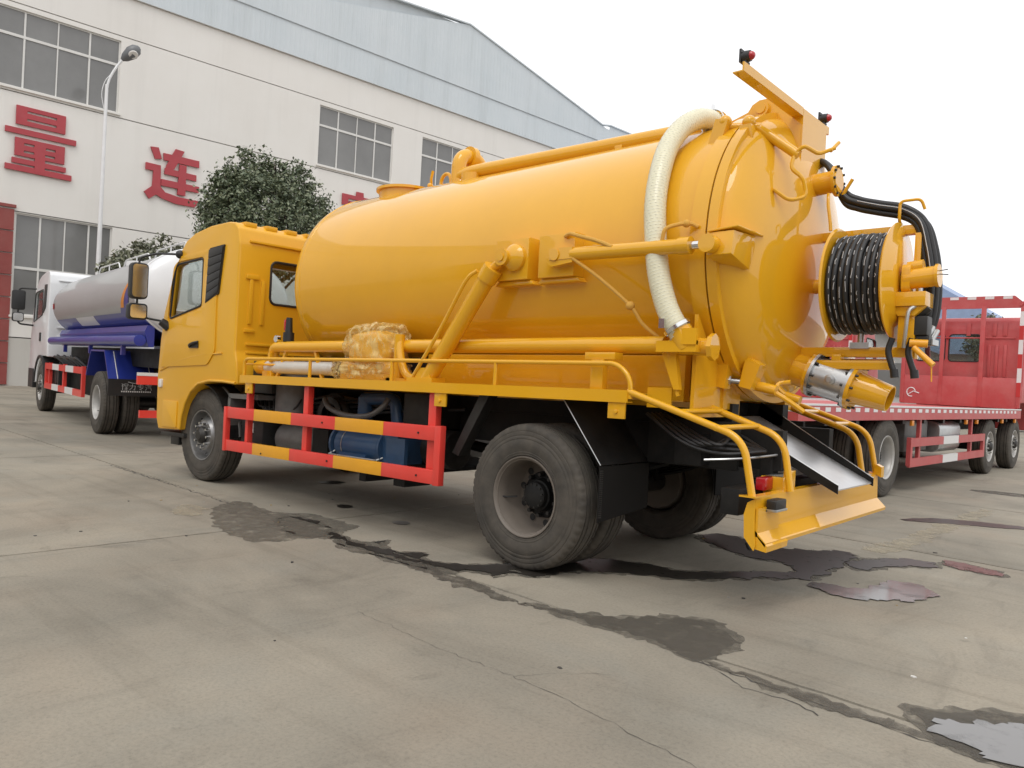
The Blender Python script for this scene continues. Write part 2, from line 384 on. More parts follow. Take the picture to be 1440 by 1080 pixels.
# ------------------------------------------------------------------ ground
g = MB(); g.add([(-400,-400,-.03),(400,-400,-.03),(400,600,-.03),(-400,600,-.03)], [(0,1,2,3)])
ground = g.build('ground', 'concrete', sm=0); ground['kind'] = 'structure'
GA = math.radians(-2.6); gx, gy = Vector((math.cos(GA), math.sin(GA))), Vector((-math.sin(GA), math.cos(GA)))
GO = Vector((-2.25, -1.55)); PX, PY, GAP = 5.4, 3.95, .014
sm_ = MB(); hx, hy = PX/2-GAP/2, PY/2-GAP/2; c_ = .006
def jag(a, b, n, amp, rnd):
    out = []
    for i in range(n):
        t = i/n; k = 0 if i == 0 else rnd.uniform(-amp, 0)
        out.append((a[0]+(b[0]-a[0])*t, a[1]+(b[1]-a[1])*t, k))
    return out
slab_meshes = []
for sv in range(3):                                   # three slab castings with worn, chipped arrises
    rnd = random.Random(50+sv); top = []
    cs = [(-hx,-hy),(hx,-hy),(hx,hy),(-hx,hy)]; inn = [(0,1),(-1,0),(0,-1),(1,0)]
    for k in range(4):
        a, b = cs[k], cs[(k+1) % 4]
        for x, y, d in jag(a, b, 40, .012, rnd): top.append((x-d*inn[k][0]*1.0, y-d*inn[k][1]*1.0))
    m_ = MB(); n_ = len(top)
    m_.add([(x, y, 0) for x, y in top]+[(x*1.0015, y*1.0015, -.02) for x, y in top], [tuple(range(n_))]+[(i, (i+1) % n_, n_+(i+1) % n_, n_+i) for i in range(n_)])
    o_ = m_.build('slab', 'concrete', ground, sm=0); slab_meshes.append(o_.data); bpy.data.objects.remove(o_)
for i in range(-9, 4):
    for j in range(-3, 10):
        p_ = GO + gx*(PX*(i+.5)) + gy*(PY*(j+.5))
        o_ = bpy.data.objects.new('slab', slab_meshes[(i*7+j*3) % 3]); COL.objects.link(o_); o_.parent = ground
        o_.location = (p_.x, p_.y, 0); o_.rotation_euler.z = GA
cA, cB = GO+gx*PX*-9+gy*PY*-3, GO+gx*PX*4+gy*PY*10
jf = MB(); q_ = [GO+gx*PX*a+gy*PY*b for a, b in ((-9,-3),(4,-3),(4,10),(-9,10))]
jf.add([(q.x, q.y, -.016) for q in q_], [(0,1,2,3)]); jf.build('joint_filler', 'joint_dark', ground, sm=0)

def blob(poly, seed, step=.05, amp=.03):
    rnd = random.Random(seed); P = [Vector((*p, 0)) for p in poly]
    for _ in range(1):
        Q = []
        for a, b in zip(P, P[1:]+P[:1]): Q += [a*.75+b*.25, a*.25+b*.75]
        P = Q
    out = []
    for a, b in zip(P, P[1:]+P[:1]):
        n = max(1, int((b-a).length/step))
        for i in range(n):
            q = a.lerp(b, i/n); s = noise.noise_vector(q*9+Vector((seed, 0, 0)))*amp*1.7 + noise.noise_vector(q*24)*amp*1.1 + noise.noise_vector(q*55)*amp*.5; out.append((q.x+s.x, q.y+s.y))
    return out
STAINS = [
 ('damp_patch','damp_halo',.003,[(-3.26,-1.82),(-3.56,-1.31),(-3.04,-1.46),(-2.69,-1.38),(-2.55,-1.16),(-2.06,-1.21),(-1.79,-1.19),(-1.74,-1.44),(-1.57,-1.63),(-1.71,-1.87),(-1.71,-2.18),(-2.22,-2.25)]),
 ('wet_patch','wet',.0065,[(-2.51,-1.6),(-2.57,-1.38),(-2.16,-1.36),(-1.73,-1.52),(-1.64,-1.72),(-1.87,-1.83)]),
 ('wet_patch','wet',.006,[(-1.6,-1.6),(-1.25,-1.53),(-1.34,-1.28),(-1.09,-1.59),(-.86,-1.51),(-.78,-1.36),(-.65,-1.55),(-.36,-1.48),(-.15,-1.1),(-.02,-1.26),(.05,-1.47),(-.11,-1.44),(-.27,-1.49),(-.14,-1.69),(-.42,-1.69),(-.64,-1.73),(-.95,-1.71),(-1.16,-1.81)]),
 ('wet_patch','wet',.0055,[(-.26,-1.13),(0,-.96),(.06,-.51),(.32,-.31),(.78,-.26),(.91,-.08),(1.33,.48),(1.44,.29),(1.12,-.04),(.92,-.42),(.61,-.58),(.23,-.92),(.2,-1.34)]),
 ('wet_patch','wet',.006,[(.13,1.12),(.36,1.45),(.67,1.22),(1.03,1.26),(1.32,1.66),(1.47,1.44),(1.47,1.03),(1.48,.51),(1.5,.31),(1.38,.3),(1.24,.72),(.91,.67),(.54,.8)]),
 ('wet_patch','wet',.0065,[(1.44,1.19),(1.7,1.75),(2.0,1.84),(2.03,1.62),(1.86,1.5),(1.72,1.25),(1.66,1.0),(1.58,1.0)]),
 ('rusty_wet_patch','rust_wet',.006,[(1.98,1.93),(2.12,2.06),(2.5,1.90),(2.48,1.74),(2.13,1.76)]),
 ('wet_patch','wet',.0072,[(-1.9,-1.50),(-1.5,-1.58),(-1.0,-1.60),(-.5,-1.56),(0,-1.30),(.25,-1.05),(.22,-1.12),(0,-1.40),(-.5,-1.63),(-1.0,-1.68),(-1.5,-1.66)]),
 ('puddle','water',.009,[(1.49,.2),(1.64,.34),(1.85,.31),(1.9,.8),(2.07,.89),(2.19,.8),(2.27,.57),(2.16,.33),(1.89,.03),(1.7,.04)]),
 ('damp_patch','damp',.003,[(.46,-1.8),(.79,-1.73),(1.13,-1.56),(1.21,-1.38),(1.46,-1.16),(1.73,-1.36),(1.77,-1.61),(1.73,-1.84),(1.48,-1.75),(1.17,-1.77),(.67,-1.77)]),
 ('damp_patch','damp',.0035,[(-1.48,-1.49),(-.14,-1.66),(.46,-1.76),(.62,-1.81),(-.16,-1.83)]),
 ('damp_patch','damp',.0045,[(1.7,-1.81),(2.3,-1.82),(2.75,-1.85),(3.3,-1.9),(3.3,-1.97),(2.7,-1.92),(2.3,-1.94),(2.0,-1.89)]),
 ('damp_patch','damp',.004,[(2.62,-1.64),(2.8,-1.5),(3.1,-1.3),(3.4,-1.4),(3.3,-1.93),(2.88,-1.94),(2.77,-1.8)]),
 ('puddle','water',.009,[(2.74,-1.68),(2.84,-1.6),(3.1,-1.45),(3.35,-1.6),(3.2,-1.86),(2.97,-1.89),(2.84,-1.84)]),
 ('dark_spot','wet',.005,[(-2.76,-.78),(-2.8,-.62),(-2.62,-.62),(-2.58,-.78)]),
 ('dark_spot','wet',.005,[(-1.84,-.85),(-1.85,-.72),(-1.68,-.70),(-1.66,-.86)]),
 ('dark_spot','wet',.005,[(-4.14,-.03),(-4.23,.18),(-4.01,.33),(-3.91,.05)]),
 ('dark_spot','wet',.005,[(1.1,3.9),(1.25,4.4),(1.6,4.7),(2.3,4.9),(2.2,4.6),(1.5,4.2)]),
 ('dark_spot','damp',.004,[(.9,8.2),(1.4,8.6),(2.4,8.5),(2.2,8.2),(1.4,8.0)]),
 ('pale_scuff','dry_pale',.0042,[(1.3,1.9),(1.48,2.6),(1.5,4.4),(1.55,6.0),(1.75,6.0),(1.7,4.2),(1.68,2.5),(1.6,1.8)]),
 ('pale_scuff','dry_pale',.0042,[(-3.6,-1.9),(-3.2,-2.2),(-2.9,-2.1),(-3.3,-1.8)]),
]
for k, (nm, m_, z, poly) in enumerate(STAINS):
    if m_ in ('wet', 'damp', 'rust_wet', 'water') and nm != 'dark_spot' and k not in (8, 10, 11):
        ctr = Vector((sum(p[0] for p in poly)/len(poly), sum(p[1] for p in poly)/len(poly))); big = []
        area = sum(poly[i-1][0]*poly[i][1]-poly[i][0]*poly[i-1][1] for i in range(len(poly))); sg = 1 if area > 0 else -1
        for i in range(len(poly)):
            a_, c_ = Vector(poly[i-1]), Vector(poly[(i+1) % len(poly)]); t_ = (c_-a_).normalized(); big.append((poly[i][0]+sg*t_.y*.045, poly[i][1]-sg*t_.x*.045))
        b_ = MB(); b_.plate(blob(big, k+40, .03, .03), [], 'z', .0008+.0001*k, .0016+.00012*k); b_.build('damp_halo', 'damp_halo', ground, sm=0)
    b_ = MB(); pl = blob(poly, k, .022, .012 if nm == 'dark_spot' else .035); b_.plate(pl, [], 'z', z-.0012, z)
    o_ = b_.build(nm, m_, ground, sm=0)
def crack(pts, wd, seed):
    rnd = random.Random(seed); P = []
    for a, b in zip(pts, pts[1:]):
        a, b = Vector((*a, 0)), Vector((*b, 0)); n = max(2, int((b-a).length/.04))
        P += [a.lerp(b, i/n)+Vector((rnd.gauss(0, .008), rnd.gauss(0, .008), 0)) for i in range(n)]
    vs, fs = [], []
    for i, p in enumerate(P):
        t = (P[min(i+1, len(P)-1)]-P[max(i-1, 0)]).normalized(); nrm = Vector((-t.y, t.x, 0)); h = wd*rnd.uniform(.15, 1)/2
        vs += [p+nrm*h+Vector((0,0,.0022)), p-nrm*h+Vector((0,0,.0022))]
        if i: fs.append((2*i-2, 2*i-1, 2*i+1, 2*i))
    m = MB(); m.add(vs, fs); m.build('crack', 'joint_dark', ground, sm=0)
crack([(.02,-2.64),(.68,-2.7),(1.24,-2.69),(1.59,-2.71),(2.18,-2.81),(2.6,-2.9)], .0035, 1)
crack([(1.24,-2.69),(1.45,-2.4),(1.6,-2.3)], .0025, 2)
crack([(1.75,-1.84),(2.05,-1.98),(2.3,-1.96),(2.45,-2.06)], .008, 3)
crack([(1.6,-1.83),(2.4,-1.9),(3.1,-1.97)], .012, 4)
crack([(-6.5,-1.4),(-4.9,-1.47),(-4.2,-1.5),(-3.3,-1.55)], .02, 5)
rnd = random.Random(3)                                # grit, leaf crumbs and paper scraps lying about
for k in range(46):
    x, y = rnd.uniform(-5, 3), rnd.uniform(-4.2, 2.5)
    if (x-3.5)**2+(y+5.4)**2 < 1.5: continue
    m = MB(); n = rnd.choice([5, 6, 7]); s = rnd.uniform(.006, .018); a0 = rnd.random()*6
    pl = [(x+s*rnd.uniform(.5, 1)*math.cos(a0+2*PI*i/n)*rnd.choice([1, 1, 1.7]), y+s*rnd.uniform(.5, 1)*math.sin(a0+2*PI*i/n)) for i in range(n)]
    m.prism(pl, 'z', 0, rnd.uniform(.003, .008)); m.build('grit', rnd.choice(['joint_dark', 'joint_dark', 'dry_leaf', 'paper_white', 'kerb']), ground, sm=0)

# ------------------------------------------------------------------ factory building
WA = .085
fac = thing('factory_building', 'long cream factory hall with pale blue metal gable and grey windows', 'building', (-30, 6, 0), -WA)
U0, U1, D = -45, 38, 40
WINS = [(-5.2, 1.5, 6, 11.22, 14.15, 13.17), (10.58, 14.93, 4, 11.22, 14.12, 13.17), (16.83, 21.2, 4, 11.22, 14.12, 13.17), (23.08, 27.43, 4, 11.22, 14.12, 13.17), (29.3, 33.7, 4, 11.22, 14.12, 13.17)]
LOW = (-1.9, 1.5, 4, 2.7, 6.56, 4.5)
def band(name, z0, z1, holes, m, x1=0.0):
    b = MB(); b.plate([(U0, z0), (U1, z0), (U1, z1), (U0, z1)], [[(a, c), (a2, c), (a2, d), (a, d)] for a, a2, c, d in holes], 'x', -.35, x1); return b.build(name, m, fac, sm=0)
band('dado', -.05, 1.82, [], 'wall_dado')
band('wall', 1.86, 6.58, [(LOW[0], LOW[1], LOW[3], LOW[4])], 'wall_white')
band('wall', 6.62, 11.02, [], 'wall_white')
band('wall', 11.06, 14.33, [(q[0], q[1], q[3], q[4]) for q in WINS], 'wall_white')
band('wall', 14.37, 15.95, [], 'wall_white')
b = MB(); b.box(-.6, -.36, U0+.02, U1-.02, 0, 15.9); b.build('wall_core', 'joint_dark', fac, sm=0)
b = MB(); b.box(-D, -.61, U0+.3, U1-.3, 0, 17.5); b.build('hall_body', 'shed_wall', fac, sm=0)
def gable(u): return max(18.45, min(21.1 - abs(u-19.6)*(.217 if u < 19.6 else .214), 21.1)) if u < 32.3 else 18.72
def corr(z0f, z1f, x, name):
    b = MB(); us = []; u = U0-.2
    while u < U1+.2:
        us += [(u, x), (u+.14, x), (u+.17, x+.007), (u+.22, x+.007)]; u += .25
    vs = []
    for u, xx in us: vs += [(xx, u, z0f(u)), (xx, u, z1f(u))]
    b.add(vs, [(2*i, 2*i+2, 2*i+3, 2*i+1) for i in range(len(us)-1)]); return b.build(name, 'cladding_blue', fac, sm=0)
corr(lambda u: 15.96, lambda u: 17.52, .12, 'cladding_sheet'); corr(lambda u: 17.47, gable, .17, 'cladding_sheet')
b = MB(); b.box(-.02, .11, U0-.2, U1+.2, 15.96, 16.0); b.build('flashing', 'frame_alu', fac, sm=0)
rp = [U0, -10, 19.6, 31.5, 32.3, 32.35, U1]
b = MB()
for a, c in zip(rp, rp[1:]): b.bar((.12, a, gable(a)+.03), (.12, c, gable(c)+.03), .26, .07)
b.build('roof_trim', 'cladding_blue', fac, sm=0)
b = MB(); pr = [(U0, 17.4), (U1, 17.4), (U1, 18.4), (32.3, 18.4), (19.6, 21.0), (U0, gable(U0)-.1)]; b.prism(pr, 'x', -D, .0); b.build('roof', 'cladding_blue', fac, sm=0)
b = MB(); b.box(-2.2, -1.2, 14.9, 15.9, 20.0, 21.1); b.lathe([(0,.55),(.25,.5),(.4,.2),(.4,0)], (-1.7, 17.4, 20.6), (0,0,1), 16); b.build('roof_vent', 'galv', fac, sm=30)
def window(u0, u1, n, z0, z1, zt):
    f = MB(); t = .055
    f.plate([(u0-.01, z0-.01), (u1+.01, z0-.01), (u1+.01, z1+.01), (u0-.01, z1+.01)], [[(u0+t, z0+t), (u1-t, z0+t), (u1-t, z1-t), (u0+t, z1-t)]], 'x', -.16, -.08)
    for k in range(1, n):
        u = u0+(u1-u0)*k/n; wd = t*(.9 if k % 2 else .6); f.box(-.155, -.085, u-wd/2*1.3, u+wd/2*1.3, z0+t, z1-t)
    f.box(-.15, -.078, u0+t, u1-t, zt-.05, zt+.05)
    fr = f.build('window', 'frame_alu', fac, sm=0)
    for k in range(n):
        a, c = u0+(u1-u0)*k/n, u0+(u1-u0)*(k+1)/n
        for q0, q1 in ((z0, zt), (zt, z1)):
            p = MB(); p.box(-.13, -.115, a+.02, c-.02, q0+.02, q1-.02); p.build('pane', 'win_glass', fr, sm=0)
    s = MB(); s.box(-.2, .09, u0-.08, u1+.08, z0-.09, z0-.012); s.build('sill', 'wall_white', fr, sm=0)
for q in WINS: window(*q)
window(*LOW)
gt = []
for k in range(8):
    b = MB(); b.box(-.02, .07, -8.4, -1.95, .05+k*.83, .05+(k+1)*.83-.04); b.box(.07, .1, -8.4, -1.95, .05+k*.83, .12+k*.83); b.build('gate_panel', 'gate_red', fac, sm=0)
b = MB(); b.box(-.02, .12, -8.6, -8.42, 0, 6.8); b.box(-.02, .12, -8.6, -1.9, 6.71, 6.82); b.build('gate_frame', 'gate_red', fac, sm=0)
# red wall characters
LIANG = [([(-2.04,10.56),(-.38,10.55),(-.38,9.85),(-2.04,9.86)], [[(-1.68,10.41),(-.69,10.4),(-.69,10.31),(-1.68,10.32)], [(-1.68,10.12),(-.69,10.11),(-.69,10.02),(-1.68,10.03)]]),
 ([(-2.37,9.71),(.01,9.7),(.01,9.49),(-2.37,9.5)], []),
 ([(-2.04,9.36),(-.37,9.35),(-.37,8.68),(-2.04,8.69)], [[(-1.74,9.19),(-1.4,9.19),(-1.4,9.1),(-1.74,9.1)], [(-1.02,9.16),(-.69,9.16),(-.69,9.07),(-1.02,9.07)], [(-1.74,8.91),(-1.4,8.91),(-1.4,8.82),(-1.74,8.82)], [(-1.03,8.9),(-.7,8.9),(-.7,8.81),(-1.03,8.81)]]),
 ([(-2.12,8.59),(-.31,8.57),(-.31,8.38),(-2.12,8.4)], []), ([(-2.33,8.33),(-.1,8.3),(-.1,8.09),(-2.33,8.12)], []), ([(-1.37,8.72),(-1.03,8.72),(-1.03,8.14),(-1.37,8.15)], [])]
LIAN = [([(2.8,10.17),(3.12,10.2),(3.27,9.75),(3.0,9.7)], []),
 ([(2.64,9.48),(3.24,9.47),(3.27,8.57),(3.47,8.38),(4.03,8.29),(4.91,8.28),(4.75,7.98),(3.92,7.98),(3.36,8.1),(3.1,8.22),(2.83,7.99),(2.62,8.26),(2.93,8.55),(2.95,9.19),(2.64,9.19)], []),
 ([(3.33,10.02),(4.84,10.01),(4.84,9.72),(3.35,9.73)], []), ([(3.82,10.3),(4.19,10.27),(3.79,9.42),(3.4,9.26),(3.48,9.56)], []),
 ([(3.41,9.4),(4.74,9.37),(4.74,9.11),(3.4,9.15)], []), ([(3.28,8.91),(4.88,8.9),(4.87,8.63),(3.28,8.64)], []), ([(4.0,9.68),(4.3,9.68),(4.3,8.39),(3.97,8.39)], [])]
JIA = [([(12.02,10.08),(12.82,10.08),(12.83,10.31),(13.23,10.31),(13.25,10.08),(14.06,10.09),(14.06,9.55),(13.76,9.55),(13.76,9.88),(12.36,9.88),(12.36,9.54),(12.02,9.54)], []),
 ([(12.42,9.76),(13.66,9.75),(13.66,9.52),(12.42,9.53)], []), ([(12.95,9.55),(13.25,9.55),(12.2,8.95),(12.02,9.12)], []), ([(12.95,9.3),(13.2,9.35),(13.35,8.75),(13.25,8.2),(12.85,8.1),(12.8,8.3),(13.05,8.4),(13.1,8.75)], []),
 ([(13.0,8.98),(13.1,8.8),(12.2,8.4),(12.05,8.58)], []), ([(13.1,8.55),(13.0,8.4),(12.2,8.0),(12.05,8.18)], []), ([(13.25,9.0),(13.75,9.35),(13.9,9.2),(13.4,8.85)], []), ([(13.3,8.8),(13.95,8.2),(14.1,8.4),(13.4,9.0)], [])]
def character(strokes, name, label):
    b = MB()
    for k, (o_, hs_) in enumerate(strokes): b.plate(o_, hs_, 'x', .02+.001*k, .10+.004*k)
    o = b.build(name, 'sign_red', None, sm=0); o.location = (-30, 6, 0); o.rotation_euler.z = -WA; tag(o, label, 'sign', 'red characters on the factory wall'); return o
character(LIANG, 'wall_character', 'large red Chinese character with stacked boxes below the factory window, reading 量')
character(LIAN, 'wall_character', 'large red Chinese character with a long sweeping foot, reading 连')
character(JIA, 'wall_character', 'red Chinese character with a roof stroke, half hidden behind the yellow tank, reading 家')
# street lamp in front of the wall
lampO = thing('street_lamp', 'white street lamp pole with one grey drooping head before the factory', 'street lamp', (-27, 6, 0), -WA)
b = MB(); b.tube([(0,-.05,0),(0,-.05,4),(0,-.05,11.3)], [.10, .085, .055], 14); b.box(-.2,.2,-.25,.15,0,.03); b.build('pole', 'pole_white', lampO)
b = MB(); b.tube(spline([(0,-.05,11.1),(0,.02,11.5),(.05,.2,11.95),(.12,.42,12.35)], 5), .045, 10); b.build('arm', 'pole_white', lampO)
b = MB(); b.tube(spline([(.02,-.12,10.4),(.05,-.22,10.9),(.03,-.12,11.4),(.02,.1,11.75)], 5), .012, 6); b.build('cable', 'pole_white', lampO)
b = MB(); dv = Vector((.25,.3,.33)).normalized(); c0 = Vector((.12,.42,12.35)); b.lathe([(-.05,.0),(-.05,.06),(.1,.16),(.4,.24),(.62,.2),(.74,.08),(.76,0)], c0, dv, 20); b.build('lamp_head', 'lamp_grey', lampO)
b = MB(); b.lathe([(0,.17),(.03,.15),(.05,.0)], c0+dv*.42+Vector((.14,.0,-.12)), (.7,0,-.7), 16); b.build('lens', 'lamp_clear', lampO)

# planted strip at the foot of the wall
pb = MB(); pb.prism(rpoly([(-29.6,5.3),(-26.5,5.6),(-22.3,6.0),(-21.0,8),(-21.0,30),(-29.0,30)], .6), 'z', -.01, .12); pl_ = pb.build('planting_bed', 'kerb', None, sm=30); pl_['kind'] = 'structure'
gb = MB(); rnd = random.Random(11)
for k in range(9000):
    x, y = rnd.uniform(-29.2, -21.4), rnd.uniform(5.7, 14)
    if y < 6.3 and x > -23: continue
    a = rnd.random()*PI; h = rnd.uniform(.06, .2); s = rnd.uniform(.008, .02); dx, dy = math.cos(a)*s, math.sin(a)*s; l = rnd.uniform(-.06, .06)
    gb.add([(x-dx,y-dy,.1),(x+dx,y+dy,.1),(x+l,y+l*.5,.12+h)], [(0,1,2)])
go = gb.build('grass', 'grass_blades', None, sm=0); tag(go, 'short grass in the kerbed bed below the factory wall', 'grass'); go['kind'] = 'stuff'

# ------------------------------------------------------------------ trees
def tree(name, label, base, trunk_h, crowns, nleaf, ls, m, seed, group=None):
    """crowns: list of (centre, radii)"""
    rnd = random.Random(seed); t = thing(name, label, 'tree', base, 0, group)
    b = MB(); top = Vector(crowns[0][0])
    b.tube(spline([(0,0,-.05),(.04,.02,trunk_h*.5),(0,.05,trunk_h),(top.x*.6,top.y*.6,(trunk_h+top.z)/2)], 5), [.2-.12*i/15 for i in range(16)], 10)
    for c, r in crowns:
        c = Vector(c)
        for k in range(3):
            e = c+Vector((rnd.uniform(-.6,.6)*r[0], rnd.uniform(-.6,.6)*r[1], rnd.uniform(-.2,.7)*r[2])); s = Vector((0,.05,trunk_h*rnd.uniform(.75,1)))
            b.tube(spline([s, s.lerp(e,.5)+Vector((0,0,.15)), e], 4), [.07-.055*i/8 for i in range(9)], 6)
    b.build('trunk', 'bark', t)
    lb = MB(); tot = sum(r[0]*r[1]*r[2] for _, r in crowns)
    for c, r in crowns:
        c = Vector(c); n = int(nleaf*(r[0]*r[1]*r[2])/tot); ncl = max(10, n//26)
        for q in range(ncl):
            d = Vector((rnd.gauss(0,1), rnd.gauss(0,1), rnd.gauss(0,1))).normalized(); rad = rnd.uniform(.35, 1)**.45
            bump_ = 1+.22*noise.noise(d*2.3+Vector((seed, 0, 0)))
            cc = c+Vector((d.x*r[0], d.y*r[1], d.z*r[2]))*rad*bump_; cs = rnd.uniform(.16, .36)*min(r)/1.6
            for k in range(26):
                p = cc+Vector((rnd.gauss(0,1), rnd.gauss(0,1), rnd.gauss(0,.8)))*cs*.6
                nn = (Vector((rnd.gauss(0,1), rnd.gauss(0,1), rnd.gauss(.8,.8)))+d*.7).normalized()
                a = nn.orthogonal().normalized(); a.rotate(Matrix.Rotation(rnd.random()*6.3, 3, nn)); e = nn.cross(a); L_ = ls*rnd.uniform(.6, 1.3)
                lb.add([p-a*L_*.5, p+e*L_*.26+nn*L_*.05, p+a*L_*.5, p-e*L_*.26+nn*L_*.05], [(0,1,2,3)])
    lb.build('crown', m, t, sm=0)
    return t
tree('leafy_tree', 'dense round evergreen tree rising behind the yellow cab roof', (-22, 9.7, .1), 4.0,
     [((0,0,6.4),(2.0,2.3,2.1)), ((.2,-1.2,6.1),(1.3,1.5,1.35)), ((.2,1.7,6.3),(1.3,1.5,1.35)), ((.1,-.9,7.75),(1.0,1.0,.85)), ((0,.75,7.95),(1.1,1.1,.85)), ((0,2.4,5.6),(.9,.8,.8)), ((.3,-2.2,6.7),(.6,.55,.5)), ((.2,1.75,7.55),(.7,.6,.5)), ((.2,-.1,8.35),(.6,.6,.4)), ((.3,-1.7,7.3),(.6,.5,.5))], 40000, .14, 'leaf_dark', 5, 'trees in front of the factory')
tree('leafy_tree', 'low bushy tree with greyish leaves behind the blue tanker', (-22, 6.0, .1), 2.0,
     [((0,-.2,3.9),(1.1,1.15,1.15)), ((0,-1.1,3.7),(.75,.8,.75)), ((0,.7,4.0),(.8,.8,.95))], 11000, .15, 'leaf_pale', 8, 'trees in front of the factory')
tree('distant_tree', 'pale olive tree beside the blue roofed shed', (-3.9, 37, 0), 2.6, [((0,0,4.3),(1.0,1.0,1.2)), ((.7,0,3.9),(.8,.8,.8))], 5000, .2, 'leaf_pale', 12, 'trees beside the far shed')
tree('distant_tree', 'small greyish tree at the low end of the blue roof', (-1.3, 37, 0), 2.8, [((0,0,4.9),(.7,.7,.8))], 3000, .2, 'leaf_pale', 14, 'trees beside the far shed')
# unseen hall added behind the camera to darken the tank's lower reflection
ws = thing('added_reflection_hall', 'unseen grey hall with roller doors, added to darken the tank reflection', 'building', (0, -33, 0))
b = MB(); b.box(-75, 55, -18, 0, 0, 8.0); b.build('wall', 'hall_grey', ws, sm=0)
b = MB(); b.prism([(-18.5,8.0),(.6,8.0),(.6,8.3),(-9,9.6),(-18.5,8.3)], 'x', -75.5, 55.5); b.build('roof', 'roof_blue_hazed', ws, sm=0)
for k in range(10):
    b = MB(); b.box(-70+k*12.5, -64+k*12.5, .002, .08, 0, 5.2); b.build('roller_door', 'gate_red', ws, sm=0)
# far shed with blue roof
sh = thing('blue_roofed_shed', 'far grey shed with a low blue metal roof behind the red truck', 'building', (0, 40, 0))
b = MB(); b.prism([(-36,0),(-1.9,0),(-1.9,3.9),(-12.5,10.3),(-36,4.0)], 'y', .2, 24); b.build('wall', 'shed_wall', sh, sm=0)
b = MB()
b.bar((-1.2, 12, 3.75), (-12.5, 12, 10.85), 25, .12, (0,0,1)); b.build('roof', 'roof_blue_hazed', sh, sm=0)
b = MB(); b.bar((-12.5, 12, 10.85), (-36.6, 12, 4.3), 25, .12); b.build('roof', 'roof_blue_hazed', sh, sm=0)
b = MB(); b.prism([(-1.25,3.72),(-12.5,10.78),(-12.5,6.2),(-6.5,3.72)], 'y', -.56, -.52); b.build('gable_panel', 'roof_blue_hazed', sh, sm=0)
for k in range(4):
    b = MB(); b.box(-12+k*2.4, -10.6+k*2.4, .12, .22, 1.4, 3.2); b.build('window', 'win_glass', sh, sm=0)

# ------------------------------------------------------------------ wheels (axis along Y, outer face towards -Y, centre at origin)
def tyre_mb(R=.52):
    s = R/.52; hw = .138
    half = [(-.108,.283),(-.122,.290),(-.128,.300),(-.1265,.303),(-.131,.318),(-.129,.321),(-.136,.345),(-.1385,.37),(-.139,.405),(-.1365,.409),(-.1385,.414),(-.136,.432),(-.133,.435),(-.135,.440),(-.130,.462),(-.126,.465),(-.128,.471),(-.122,.495),(-.113,.509),(-.095,.5155),(-.082,.518),(-.080,.502),(-.069,.502),(-.067,.519),(-.041,.520),(-.039,.503),(-.028,.503),(-.026,.5202),(-.006,.5205)]
    prof = half+[(-a, r) for a, r in reversed(half)]
    prof = [(a, r*s) for a, r in prof]; sh_ = {17, 18, 19, len(prof)-18, len(prof)-19, len(prof)-20}
    m = MB(); m.lathe(prof+[(.09, .27*s), (-.09, .27*s), prof[0]], (0,0,0), (0,1,0), 216, lambda j, k: -.009 if (j in sh_ and k % 4 == 0) else 0)
    return m
def hub_ring(m, y0, y1, rr, n, r, seg=8):
    for k in range(n):
        a = 2*PI*k/n+.2; m.cyl((rr*math.cos(a), y0, rr*math.sin(a)), (rr*math.cos(a), y1, rr*math.sin(a)), r, r*.8, seg)
WP = {}
def proto(key, mb, m):
    o = mb.build(key, m, None, rake=False); WP[key] = o.data; bpy.data.objects.remove(o)
proto('tyre', tyre_mb(), 'rubber')
m = MB(); m.lathe([(.11,.27),(-.106,.272),(-.120,.287),(-.127,.284),(-.124,.272),(-.095,.262),(-.055,.258),(-.03,.246),(-.045,.215),(-.085,.185),(-.105,.17),(-.108,.09),(-.10,.0)], (0,0,0), (0,1,0), 64); proto('steer_rim', m, 'rim_steel')
m = MB(); m.lathe([(-.10,.098),(-.135,.096),(-.15,.088),(-.165,.06),(-.172,.055),(-.176,.0)], (0,0,0), (0,1,0), 32); proto('steer_hub', m, 'dark_metal')
m = MB(); hub_ring(m, -.10, -.150, .137, 10, .017); proto('steer_nuts', m, 'chrome')
m = MB()
for k in range(10):
    a = 2*PI*k/10; c = Vector((.214*math.cos(a), -.052, .214*math.sin(a))); d = Vector((-.62*math.cos(a), -.78, -.62*math.sin(a)))*-1
    m.lathe([(-.012,.021),(-.012,.0)], c, d, 12)
proto('hand_holes', m, 'plastic_black')
m = MB(); m.lathe([(.11,.27),(-.106,.272),(-.120,.288),(-.130,.286),(-.130,.280),(-.122,.272),(-.112,.268),(-.110,.262),(-.098,.262),(-.09,.257),(.0,.255),(.095,.252),(.125,.238),(.12,.19),(.112,.17),(.11,.09),(.11,0)], (0,0,0), (0,1,0), 64); proto('dual_rim', m, 'rim_grey')
m = MB(); m.lathe([(.11,.17),(.09,.165),(.085,.12),(.05,.112),(.03,.112),(.025,.10),(-.01,.095),(-.025,.075),(-.028,.0)], (0,0,0), (0,1,0), 32); proto('dual_hub', m, 'black_steel')
m = MB(); hub_ring(m, .09, .04, .148, 10, .018); hub_ring(m, -.01, -.026, .083, 12, .009); proto('dual_nuts', m, 'dark_metal')
m = MB()
for k in range(10):
    a = 2*PI*k/10+.3; m.lathe([(-.004,.026),(-.004,.0)], (.208*math.cos(a), .117, .208*math.sin(a)), (0,1,0), 12)
m.tube([(-.15,.03,-.12),(-.19,-.03,-.15),(-.21,-.06,-.155)], .006, 6)
proto('dual_holes', m, 'plastic_black')
def cp(mesh, name, parent, m=None):
    me = mesh
    if m:
        me = mesh.copy(); me.materials.clear(); me.materials.append(MATS[m])
    o = bpy.data.objects.new(name, me); COL.objects.link(o); o.parent = parent; return o
RIMC = {}
